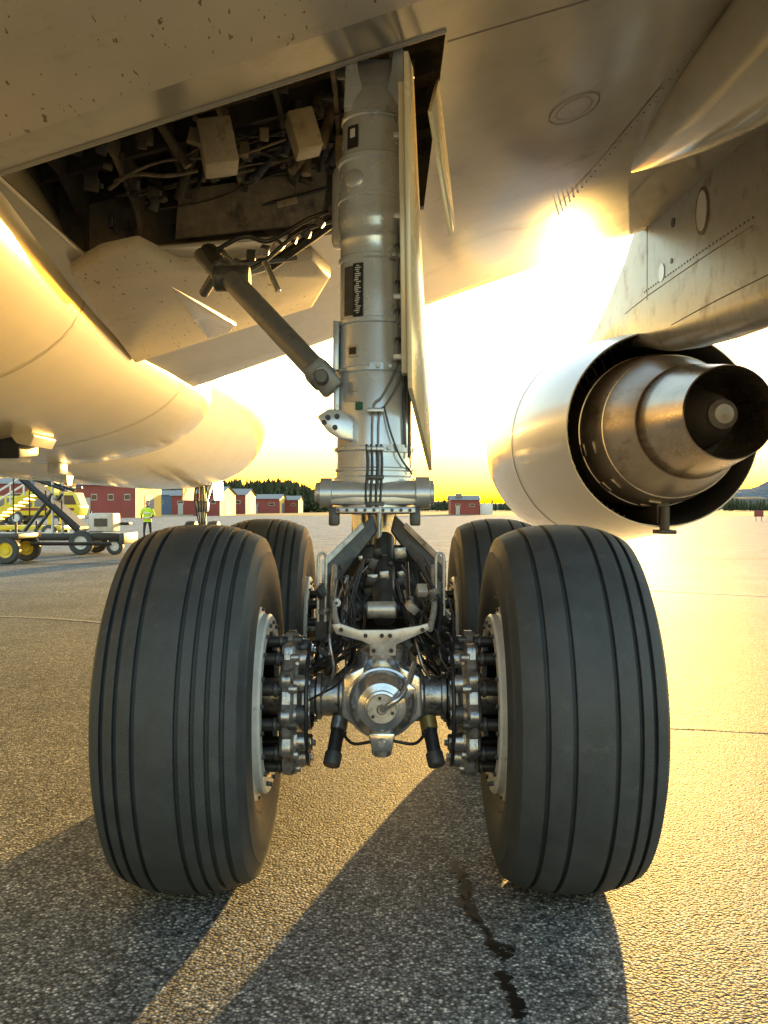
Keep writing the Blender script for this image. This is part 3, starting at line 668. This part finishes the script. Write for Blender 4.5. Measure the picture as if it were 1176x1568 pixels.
# ------------------------------------------------------------------ engine
eng=group('turbofan_engine')
lathe('fan_cowl',[(1.19,0.0),(1.205,-0.0),(1.28,0.5),(1.38,1.3),(1.46,2.3),(1.485,3.2),(1.47,4.0),(1.40,4.8),(1.28,5.25),(1.18,5.35),(1.10,5.2),(1.08,4.8)],(0,0,0),(0,1,0),M_nac,eng,96,40)
lathe('fan_duct',[(1.185,0.0),(1.17,0.4),(1.15,1.2),(1.12,2.0),(1.12,3.0)],(0,0,0),(0,1,0),M_duct,eng,72)
lathe('fan_duct_back',[(0.2,2.2),(1.15,2.2)],(0,0,0),(0,1,0),M_black,eng,48)
for k in range(44):
    t=2*math.pi*k/44
    v=Vector((math.cos(t),0,math.sin(t)))
    prism('guide_vane_%d'%k,[v*0.85+Vector((0,1.5,0)),v*1.14+Vector((0,1.5,0)),v*1.14+Vector((0,1.9,0)),v*0.85+Vector((0,1.9,0))],Vector((-math.sin(t),0,math.cos(t)))*0.02,M_duct,eng)
for k in range(34):
    t=R(115+k*4.0)
    v=Vector((math.cos(t),0,math.sin(t)))
    box('cowl_latch_%d'%k,v*1.165+Vector((0,0.14,0)),(0.03,0.10,0.02),M_duct if k%2 else M_black,eng,0.004,(0,-t,0))
lathe('core_cowl',[(0.88,2.2),(0.95,1.2),(0.96,0.5),(0.93,0.1),(0.86,-0.25),(0.76,-0.6),(0.66,-0.9),(0.65,-0.92),(0.62,-0.9)],(0,0,0),(0,1,0),M_core,eng,80,30)
lathe('core_nozzle',[(0.60,-0.8),(0.63,-0.88),(0.605,-1.2),(0.54,-1.6),(0.488,-1.92),(0.475,-1.93),(0.47,-1.91),(0.48,-1.6),(0.5,-0.9),(0.5,-0.4)],(0,0,0),(0,1,0),M_nozzle,eng,80,30)
lathe('nozzle_back',[(0,-0.6),(0.52,-0.6)],(0,0,0),(0,1,0),M_duct,eng,48)
lathe('exhaust_plug',[(0.36,-0.6),(0.35,-0.95),(0.31,-1.25),(0.24,-1.50),(0.17,-1.68),(0.16,-1.70),(0.155,-1.76),(0.10,-1.80),(0.0,-1.81)],(0,0,0),(0,1,0),M_plug,eng,48,30)
for i,t in enumerate((195,228,262)):
    v=Vector((math.cos(R(t)),0,math.sin(R(t))))
    for j in range(2):
        p=v*(0.942 if j else 0.905)+Vector((0,0.02+0.3*j,0))
        box('core_panel_%d_%d'%(i,j),p,(0.03,0.2,0.16),M_core,eng,0.012,(0,-R(t),0))
for yy in (0.35,-0.3):
    rr=0.953 if yy>0 else 0.849
    lathe('core_band_%d'%int(yy*100),[(rr-0.01,yy-0.012),(rr+0.008,yy-0.01),(rr+0.008,yy+0.01),(rr-0.01,yy+0.012)],(0,0,0),(0,1,0),M_nozzle,eng,80)
rod('drain_mast',(-0.0,-0.05,-0.95),(-0.0,-0.05,-1.28),0.06,M_duct,eng)
box('drain_mast_foot',(0,-0.05,-1.26),(0.20,0.3,0.05),M_duct,eng,0.01)
box('lower_bifurcation',(0,0.8,-1.02),(0.16,1.6,0.3),M_duct,eng,0.02)
for nm,yy,rr in (('cowl_joint_a',2.2,1.452),('cowl_joint_b',4.6,1.425)):
    lathe(nm,[(rr+0.004,yy),(rr+0.010,yy+0.006),(rr+0.004,yy+0.012)],(0,0,0),(0,1,0),M_line,eng,96)
eng.location=(3.42,11.2,2.42); eng.rotation_euler=(0,0,R(2.6))

py=group('engine_pylon')
prof_b=[(6.6,3.25),(7.4,3.10),(8.2,3.08),(9.0,3.12),(10.0,3.20),(10.8,3.30),(11.8,3.52),(13.2,3.78),(14.6,3.84),(15.4,3.86)]
prof_t={6.6:5.3,7.4:5.3,8.2:5.3,9.0:5.3,10.0:5.3,10.8:5.2,11.8:4.62,13.2:4.18,14.6:3.98,15.4:3.90}
hw={6.6:.05,7.4:.13,8.2:.20,9.0:.25,10.0:.28,10.8:.30,11.8:.28,13.2:.22,14.6:.14,15.4:.05}
vs=[];fs=[];cols=14
for y,zb in prof_b:
    zt=prof_t[y]; h=hw[y]
    sec=[]
    for k in range(cols):
        if k<4: sec.append((-h,zt+(zb+0.12*(zt-zb)-zt)*k/3))
        elif k<10:
            a=math.pi*(k-3)/7; sec.append((-h*math.cos(a),zb+0.12*(zt-zb)*(1-math.sin(a))))
        else: sec.append((h,zb+0.12*(zt-zb)+(zt-zb)*0.88*(k-10)/3))
    for dx,z in sec: vs.append((3.42+dx-0.02*(y-10),y,z))
for i in range(len(prof_b)-1):
    for k in range(cols): fs.append((i*cols+k,i*cols+(k+1)%cols,(i+1)*cols+(k+1)%cols,(i+1)*cols+k))
mkobj('pylon_body',vs,fs,M_pylon,py,True,45)
def pyx(y):
    ks=sorted(hw)
    for a,b in zip(ks,ks[1:]):
        if a<=y<=b:
            t=(y-a)/(b-a); return 3.42-0.02*(y-10)-(hw[a]+(hw[b]-hw[a])*t)
    return 3.2
def oval(name,y,z,a,b,m,off=0.003):
    pts=[(y+a*math.cos(t),z+b*math.sin(t)) for t in [2*math.pi*k/24 for k in range(24)]]
    prism(name,[(pyx(yy)-off,yy,zz) for yy,zz in pts],(-0.004,0,0),m,py)
oval('pylon_access_ring',9.15,4.42,0.17,0.24,M_line,0.003); oval('pylon_access_oval',9.15,4.42,0.13,0.20,M_nac,0.008)
oval('pylon_access_small',10.3,4.10,0.09,0.10,M_nac); oval('pylon_access_tiny',9.95,4.55,0.05,0.05,M_dark)
oval('pylon_access_tiny2',10.0,4.15,0.03,0.03,M_dark)
for i in range(36):
    y=8.1+i*0.08; rod('pylon_rivet_%d'%i,(pyx(y)+0.002,y,4.02),(pyx(y)-0.006,y,4.02),0.011,M_dark,py,segs=6)
tube('pylon_line_b',[(pyx(10.8)+0.001,10.8,3.9),(pyx(10.8)+0.001,10.8,4.9)],0.005,M_line,py)
tube('pylon_line_c',[(pyx(y)+0.001,y,3.95) for y in (8.1,9,10,10.8,11.8)],0.005,M_line,py)
tube('pylon_line_d',[(pyx(y)+0.001,y,3.45) for y in (7.4,8.2,9,10)],0.006,M_line,py)

# ------------------------------------------------------------------ background: buildings
def hangar(name,x,y,w,d,h,rise,mw,ms,windows=3,door=True):
    g=group(name)
    x0,x1,y0,y1=x-w/2,x+w/2,y,y+d
    mkobj('walls_front',[(x0,y0,0),(x1,y0,0),(x1,y0,h),(x0,y0,h)],[(0,1,2,3)],mw,g,False)
    mkobj('walls_side',[(x1,y0,0),(x1,y1,0),(x1,y1,h),(x1,(y0+y1)/2,h+rise),(x1,y0,h),(x0,y0,0),(x0,y1,0),(x0,y1,h),(x0,(y0+y1)/2,h+rise),(x0,y0,h)],[(0,1,2,3,4),(5,6,7,8,9)],ms,g,False)
    o_=0.4; ym=(y0+y1)/2
    mkobj('roof',[(x0-o_,y0-o_,h-0.1),(x1+o_,y0-o_,h-0.1),(x1+o_,ym,h+rise+.15),(x0-o_,ym,h+rise+.15),(x0-o_,y1+o_,h-.1),(x1+o_,y1+o_,h-.1)],[(0,1,2,3),(3,2,5,4)],M_roof,g,False)
    mkobj('walls_back',[(x0,y1,0),(x1,y1,0),(x1,y1,h),(x0,y1,h)],[(0,1,2,3)],mw,g,False)
    for i in range(windows):
        cx=x0+w*(i+0.5)/windows
        box('window_%d'%i,(cx,y0-0.03,h*0.62),(w/windows*0.30,0.06,h*0.14),M_glass,g)
        box('window_frame_%d'%i,(cx,y0-0.015,h*0.62),(w/windows*0.36,0.05,h*0.19),M_frame,g)
    if door:
        box('door',(x0+w*0.25,y0-0.04,h*0.3),(w*0.14,0.08,h*0.6),M_frame,g)
        box('side_door',(x1+0.03,y0+d*0.5,h*0.35),(0.08,d*0.35,h*0.7),M_bluewall,g)
    return g
hangar('airport_hangar',-42.5,138,10,16,5.0,1.2,M_red,M_ywall,4)
hangar('airport_hangar',-33.0,170,5,18,4.2,1.3,M_red,M_ywall,2)
hangar('terminal_building',-58,210,26,14,4.5,1.0,M_bluewall,M_whitep,6)
hangar('storage_building',-42.5,200,8,14,4.2,1.2,M_red,M_ywall,2)
hangar('storage_building',-36.5,215,8,16,4.6,1.4,M_red,M_ywall,2)
hangar('storage_building',-33,250,9,16,4.0,1.2,M_red,M_ywall,2)
hangar('storage_building',-27.5,262,6,14,3.8,1.1,M_red,M_ywall,2)
hangar('storage_building',-63,150,12,16,5.5,1.0,M_red,M_ywall,2)
sb=hangar('service_building',17.7,200,6.2,7,3.3,0.8,M_red,M_red,2)
box('service_annex',(22.5,203,1.2),(2.8,4,2.4),M_whitep,sb,0.05)
box('roof_vent',(16.5,202,4.2),(1.4,1.2,0.9),M_roof,sb,0.05)
def hill(name,pts,y,depth,m):
    vs=[];fs=[]
    n=len(pts)
    for j,(dy,k) in enumerate(((0,0),(depth*0.3,0.7),(depth*0.6,1.0),(depth,0.2))):
        for (x,h) in pts: vs.append((x,y+dy,max(-0.5,h*k+ (random.uniform(-1,1)*h*0.05)) if k>0 else -0.5))
    for j in range(3):
        for i in range(n-1): fs.append((j*n+i,j*n+i+1,(j+1)*n+i+1,(j+1)*n+i))
    return mkobj(name,vs,fs,m,None,True,80)
M_hill=mat('hill_forest',(0.12,0.13,0.14),0.95,0,0.7,0.12,0,10)
pts=[]
for i in range(90):
    x=300+i*9; h=min(40,max(0,(x-310)*0.26))*(1+0.10*math.sin(i*0.9))+random.uniform(-1.2,1.2)
    pts.append((x,h))
hill('hill',pts,900,200,M_hill)
pts=[(-400+i*10,9+3*math.sin(i*0.35)+random.uniform(-1,1)) for i in range(90)]
hill('low_ridge',pts,820,120,mat('ridge_forest',(0.06,0.055,0.035),0.95,0,0.5,0.1))
def treeline(name,specs,m):
    vs=[];fs=[]
    for (x,y,h) in specs:
        r=h*random.uniform(0.17,0.26); layers=8
        b=len(vs)
        for k in range(5):
            t=2*math.pi*k/5
            vs.append((x+0.12*math.cos(t),y+0.12*math.sin(t),0))
        vs.append((x,y,h*0.9))
        for k in range(5): fs.append((b+k,b+(k+1)%5,b+5))
        for l in range(layers):
            z=h*(0.10+0.8*l/layers); rr=r*(1-l/layers)**0.7*random.uniform(0.8,1.15)
            nb=8
            for k in range(nb):
                t=2*math.pi*(k+random.random()*0.7)/nb; q=rr*random.uniform(0.65,1.2)
                b=len(vs); dt=0.36
                vs.append((x,y,z+h*0.13))
                vs.append((x+q*math.cos(t-dt),y+q*math.sin(t-dt),z-h*0.02*random.random()))
                vs.append((x+q*1.15*math.cos(t),y+q*1.15*math.sin(t),z-h*0.05))
                vs.append((x+q*math.cos(t+dt),y+q*math.sin(t+dt),z-h*0.02*random.random()))
                fs.append((b,b+1,b+2)); fs.append((b,b+2,b+3))
    return mkobj(name,vs,fs,m,None,False)
M_pine=mat('pine_foliage',(0.05,0.06,0.02),0.85,0,0.5,0.4)
sp=[]
for i in range(850):
    x=-19-abs(random.gauss(0,1))*50; y=random.uniform(300,350)
    h=random.uniform(9,13.0)*(0.55+0.45*min(1,(-19-x)/14))
    sp.append((x,y,h))
for i in range(340):
    x=random.uniform(-24,200); y=random.uniform(420,470)
    sp.append((x,y,random.uniform(3.5,7.0)))
treeline('distant_pine_trees',sp,M_pine)

# ------------------------------------------------------------------ ground support equipment
def road_wheel(g,x,y,r,w,axis=(0,1,0),hub=M_whitep,nm='wheel'):
    lathe(nm,[(r*0.55,-w/2),(r*0.9,-w/2),(r,-w*0.35),(r,w*0.35),(r*0.9,w/2),(r*0.55,w/2)],(x,y,r),axis,M_rubber,g,28)
    lathe(nm+'_hub',[(0,-w*0.35),(r*0.3,-w*0.42),(r*0.35,-w*0.3),(r*0.55,-w*0.4),(r*0.56,w*0.4),(0,w*0.3)],(x,y,r),axis,hub,g,24)
bl=group('belt_loader')
yb=29.0
BX=-0.35
def bx_(x): return x+BX
box('chassis',(bx_(-9.9),yb,0.55),(4.2,1.5,0.22),M_black,bl,0.04)
box('bumper',(bx_(-7.75),yb,0.5),(0.15,1.6,0.35),M_dark,bl,0.03)
for x in (-9.0,-11.6):
    for y in (yb-0.75,yb+0.75): road_wheel(bl,bx_(x),y,0.38,0.22)
road_wheel(bl,bx_(-8.0),yb-0.6,0.26,0.2)
for yy in (yb-0.45,yb+0.45):
    rod('boom_rail',(bx_(-11.0),yy,2.4),(bx_(-9.2),yy,0.75),0.10,M_black,bl,segs=8)
    rod('boom_upper',(bx_(-11.3),yy,2.6),(bx_(-9.6),yy,2.0),0.05,M_black,bl,segs=8)
    rod('lift_arm',(bx_(-10.9),yy,0.7),(bx_(-10.0),yy,1.9),0.06,M_dark,bl,segs=8)
    rod('mast',(bx_(-10.0),yy,0.6),(bx_(-10.0),yy,2.6),0.045,M_whitep,bl,segs=8)
for i in range(9):
    t=i/8; rod('roller_%d'%i,(bx_(-11.0+1.8*t),yb-0.45,2.45-1.65*t),(bx_(-11.0+1.8*t),yb+0.45,2.45-1.65*t),0.05,M_dark,bl,segs=8)
prism('belt',[(bx_(-11.05),yb-0.4,2.52),(bx_(-9.15),yb-0.4,0.83),(bx_(-9.15),yb+0.4,0.83),(bx_(-11.05),yb+0.4,2.52)],(0,0,0.04),M_rubber,bl)
box('engine_cabinet',(bx_(-8.45),yb-0.2,1.0),(0.75,0.8,0.58),M_whitep,bl,0.05)
box('cabinet_vent',(bx_(-8.45),yb-0.61,1.0),(0.4,0.03,0.25),M_dark,bl)
box('seat',(bx_(-7.95),yb+0.4,0.95),(0.3,0.4,0.10),M_black,bl,0.04)
rod('steering_column',(bx_(-8.9),yb,0.7),(bx_(-8.95),yb,1.35),0.03,M_black,bl)
for i in range(4): rod('hand_rail_%d'%i,(bx_(-11.2+i*0.5),yb-0.5,1.1),(bx_(-11.2+i*0.5),yb-0.5,2.6-0.3*i),0.025,M_dark,bl,segs=8)
bc=group('baggage_cart')
for x,y in ((-9.75,23.6),(-9.75,25.0),(-12.0,23.6)): road_wheel(bc,x,y,0.36,0.2,hub=M_ylw)
box('bed',(-11.0,24.3,0.72),(3.2,1.6,0.14),M_dark,bc,0.03)
box('frame',(-11.0,24.3,0.56),(2.6,0.3,0.14),M_black,bc,0.02)
rod('towbar',(-9.4,24.3,0.5),(-7.6,25.5,0.45),0.05,M_black,bc)
for x in (-12.4,-9.5):
    for y in (23.6,25.0): rod('post',(x,y,0.7),(x,y,1.1),0.03,M_dark,bc)
ps=group('passenger_stairs')
for i in range(14):
    box('step_%d'%i,(-18.1+i*0.24,42,0.9+i*0.15),(0.28,1.4,0.04),M_ylw,ps)
    box('riser_%d'%i,(-17.98+i*0.24,42,0.83+i*0.15),(0.02,1.4,0.12),M_ylw,ps)
for yy in (41.25,42.75):
    prism('stringer',[(-18.4,yy,0.55),(-14.8,yy,2.75),(-14.8,yy,3.0),(-18.4,yy,0.85)],(0,0.06,0),M_ylw,ps)
    rod('rail',(-18.2,yy,1.7),(-14.8,yy,3.8),0.05,M_whitep,ps,segs=8)
    for i in range(6): rod('rail_post',(-18.1+i*0.62,yy,0.8+i*0.4),(-18.1+i*0.62,yy,1.75+i*0.39),0.035,M_whitep,ps,segs=8)
    rod('leg',(-15.1,yy,0.5),(-15.1,yy,2.8),0.08,M_ylw,ps,segs=8)
    for x in (-17.8,-15.1): road_wheel(ps,x,yy,0.35,0.22)
box('stairs_base',(-16.5,42,0.55),(3.8,1.4,0.2),M_ylw,ps,0.03)
box('stairs_platform',(-14.3,42,2.9),(1.0,1.5,0.1),M_ylw,ps,0.02)
ft=group('fire_truck'); fy=80; fx=-30.0
box('body',(fx-1.3,fy,1.65),(5.0,2.5,1.7),M_ylw,ft,0.12)
prism('cab',[(fx+1.3,fy-1.2,0.8),(fx+3.6,fy-1.2,0.8),(fx+3.8,fy-1.2,1.5),(fx+3.3,fy-1.2,2.8),(fx+1.3,fy-1.2,2.8)],(0,2.4,0),M_ylw,ft,0.08)
prism('cab_window',[(fx+1.7,fy-1.23,1.75),(fx+3.5,fy-1.23,1.75),(fx+3.2,fy-1.23,2.55),(fx+1.7,fy-1.23,2.55)],(0,0.03,0),M_glass,ft)
prism('windscreen',[(fx+3.74,fy-1.0,1.7),(fx+3.74,fy+1.0,1.7),(fx+3.36,fy+1.0,2.65),(fx+3.36,fy-1.0,2.65)],(0.03,0,0),M_glass,ft)
box('stripe',(fx-0.2,fy-1.28,1.35),(7.0,0.04,0.22),M_red,ft)
box('light_bar',(fx+2.3,fy,2.95),(0.5,1.8,0.2),M_bluewall,ft,0.05)
rod('water_cannon',(fx+2.0,fy,3.05),(fx+3.6,fy,3.25),0.1,M_dark,ft)
for i in range(4): box('locker_%d'%i,(fx-3.2+i*1.2,fy-1.27,1.95),(1.0,0.04,0.75),M_roof,ft,0.01)
for x in (fx+2.5,fx-1.7,fx-3.1):
    for y in (fy-1.1,fy+1.1): road_wheel(ft,x,y,0.62,0.4)
box('undercarriage',(fx,fy,0.75),(7.0,1.8,0.35),M_black,ft)
sg=group('taxiway_sign')
box('panel',(41.0,100,0.85),(1.0,0.15,0.7),M_red,sg,0.02); rod('leg_l',(40.7,100,0),(40.7,100,0.5),0.04,M_dark,sg); rod('leg_r',(41.3,100,0),(41.3,100,0.5),0.04,M_dark,sg)

# ------------------------------------------------------------------ person
def person():
    g=group('ground_crew_worker')
    px,py_=-10.35,40.0
    verts=[];edges=[];rad=[]
    def V(x,y,z,r): verts.append((px+x,py_+y,z)); rad.append(r); return len(verts)-1
    pel=V(0,0,0.95,0.15); ab=V(0,0.01,1.10,0.135); ch=V(0,0.0,1.32,0.165); nk=V(0,0,1.48,0.065); edges+=[(pel,ab),(ab,ch),(ch,nk)]
    hd=V(0,-0.01,1.56,0.055); edges.append((nk,hd))
    for s in (-1,1):
        hip=V(s*0.10,0,0.88,0.105); knee=V(s*0.13,-0.03 if s<0 else 0.04,0.48,0.068); an=V(s*0.15,0.02,0.10,0.05); toe=V(s*0.17,-0.16,0.05,0.045)
        edges+=[(pel,hip),(hip,knee),(knee,an),(an,toe)]
        sh=V(s*0.19,0,1.40,0.068); el=V(s*0.27,0.02,1.13,0.05); wr=V(s*0.20,-0.18,1.00,0.036)
        edges+=[(ch,sh),(sh,el),(el,wr)]
    me=bpy.data.meshes.new('body'); me.from_pydata(verts,edges,[]); o=bpy.data.objects.new('body',me); scene.collection.objects.link(o); o.parent=g
    me.materials.append(M_navy)
    md=o.modifiers.new('skin','SKIN')
    for i,v in enumerate(me.skin_vertices[0].data): v.radius=(rad[i],rad[i]*0.85)
    me.skin_vertices[0].data[0].use_root=True
    s_=o.modifiers.new('sub','SUBSURF'); s_.levels=2; s_.render_levels=2
    vs=[];fs=[];n=24
    ring=[(0.84,0.185,0.135),(0.95,0.175,0.13),(1.10,0.165,0.125),(1.25,0.195,0.14),(1.36,0.215,0.14),(1.43,0.19,0.115),(1.47,0.10,0.085)]
    for z,a,b in ring:
        for k in range(n):
            t=2*math.pi*k/n; vs.append((px+a*math.cos(t),py_+b*math.sin(t),z))
    for i in range(len(ring)-1):
        for k in range(n): fs.append((i*n+k,i*n+(k+1)%n,(i+1)*n+(k+1)%n,(i+1)*n+k))
    mkobj('hivis_vest',vs,fs,M_hivis,g,True,60)
    for z,a in ((1.0,0.176),(1.2,0.19)):
        lathe('reflective_band',[(a,0),(a+0.004,0.01),(a+0.004,0.05),(a,0.06)],(px,py_,z),(0,0,1),M_whitep,g,24)
    for s in (-1,1):
        tube('sleeve',[(px+s*0.18,py_,1.40),(px+s*0.245,py_+0.01,1.26),(px+s*0.272,py_+0.02,1.13)],0.068,M_hivis,g,10)
        w=Vector((px+s*0.19,py_-0.22,0.985))
        box('palm',w,(0.035,0.09,0.075),M_face,g,0.014)
        for f in range(4):
            z=0.028-f*0.018; l=(0.07,0.08,0.075,0.06)[f]
            tube('finger',[w+Vector((0,-0.03,z)),w+Vector((-s*0.01,-0.03-l*0.5,z-0.005)),w+Vector((-s*0.03,-0.03-l*0.85,z-0.012))],0.009,M_face,g,6,3)
        tube('thumb',[w+Vector((-s*0.01,0.02,0.03)),w+Vector((-s*0.03,-0.02,0.055)),w+Vector((-s*0.035,-0.05,0.06))],0.010,M_face,g,6,3)
    bm=bmesh.new(); bmesh.ops.create_uvsphere(bm,u_segments=24,v_segments=16,radius=1)
    for v in bm.verts:
        x,y,z=v.co
        jaw=1-0.22*max(0,-z); v.co=Vector((px+x*0.075*jaw,py_-0.01+y*0.095*jaw-0.01*max(0,-z),1.64+z*0.118))
    me=bpy.data.meshes.new('head'); bm.to_mesh(me); bm.free(); me.materials.append(M_face)
    for p in me.polygons: p.use_smooth=True
    o=bpy.data.objects.new('head',me); scene.collection.objects.link(o); o.parent=g
    rod('nose',(px,py_-0.095,1.66),(px,py_-0.125,1.62),0.010,M_face,g,0.014,8)
    for s in (-1,1):
        rod('eye',(px+s*0.03,py_-0.093,1.655),(px+s*0.03,py_-0.10,1.655),0.009,M_hair,g,segs=8)
        rod('ear',(px+s*0.072,py_,1.64),(px+s*0.085,py_,1.64),0.025,M_face,g,segs=10)
    box('mouth',(px,py_-0.098,1.585),(0.04,0.008,0.008),M_red,g)
    lathe('hair',[(0.079,0.0),(0.086,0.03),(0.075,0.08),(0.04,0.115),(0,0.125)],(px,py_+0.015,1.655),(0,0,1),M_hair,g,20)
person()

# ------------------------------------------------------------------ camera, light, sky
cam_d=bpy.data.cameras.new('camera'); cam=bpy.data.objects.new('camera',cam_d); scene.collection.objects.link(cam)
cam_d.sensor_fit='VERTICAL'; cam_d.sensor_height=36; cam_d.lens=1400/1568*36
cam.location=(0,0,1.45); cam.rotation_euler=(R(90-0.25),0,0)
cam_d.clip_start=0.05; cam_d.clip_end=6000
scene.camera=cam

AZ=R(15); EL=R(4.2)
sun_d=bpy.data.lights.new('sun','SUN'); sun=bpy.data.objects.new('sun',sun_d); scene.collection.objects.link(sun)
sun_d.energy=13.0; sun_d.angle=R(0.5); sun_d.color=(1.0,0.60,0.16)
dirv=Vector((math.sin(AZ)*math.cos(EL),math.cos(AZ)*math.cos(EL),math.sin(EL)))
sun.rotation_euler=(-dirv).to_track_quat('-Z','Y').to_euler()
w=bpy.data.worlds.new('World'); scene.world=w; w.use_nodes=True
nt=w.node_tree; bg=nt.nodes['Background']
sky=nt.nodes.new('ShaderNodeTexSky'); sky.sky_type='NISHITA'; sky.sun_disc=False
sky.sun_elevation=EL; sky.sun_rotation=AZ; sky.air_density=1.5; sky.dust_density=0.4; sky.ozone_density=2.0
nt.links.new(sky.outputs[0],bg.inputs['Color']); bg.inputs['Strength'].default_value=1.1
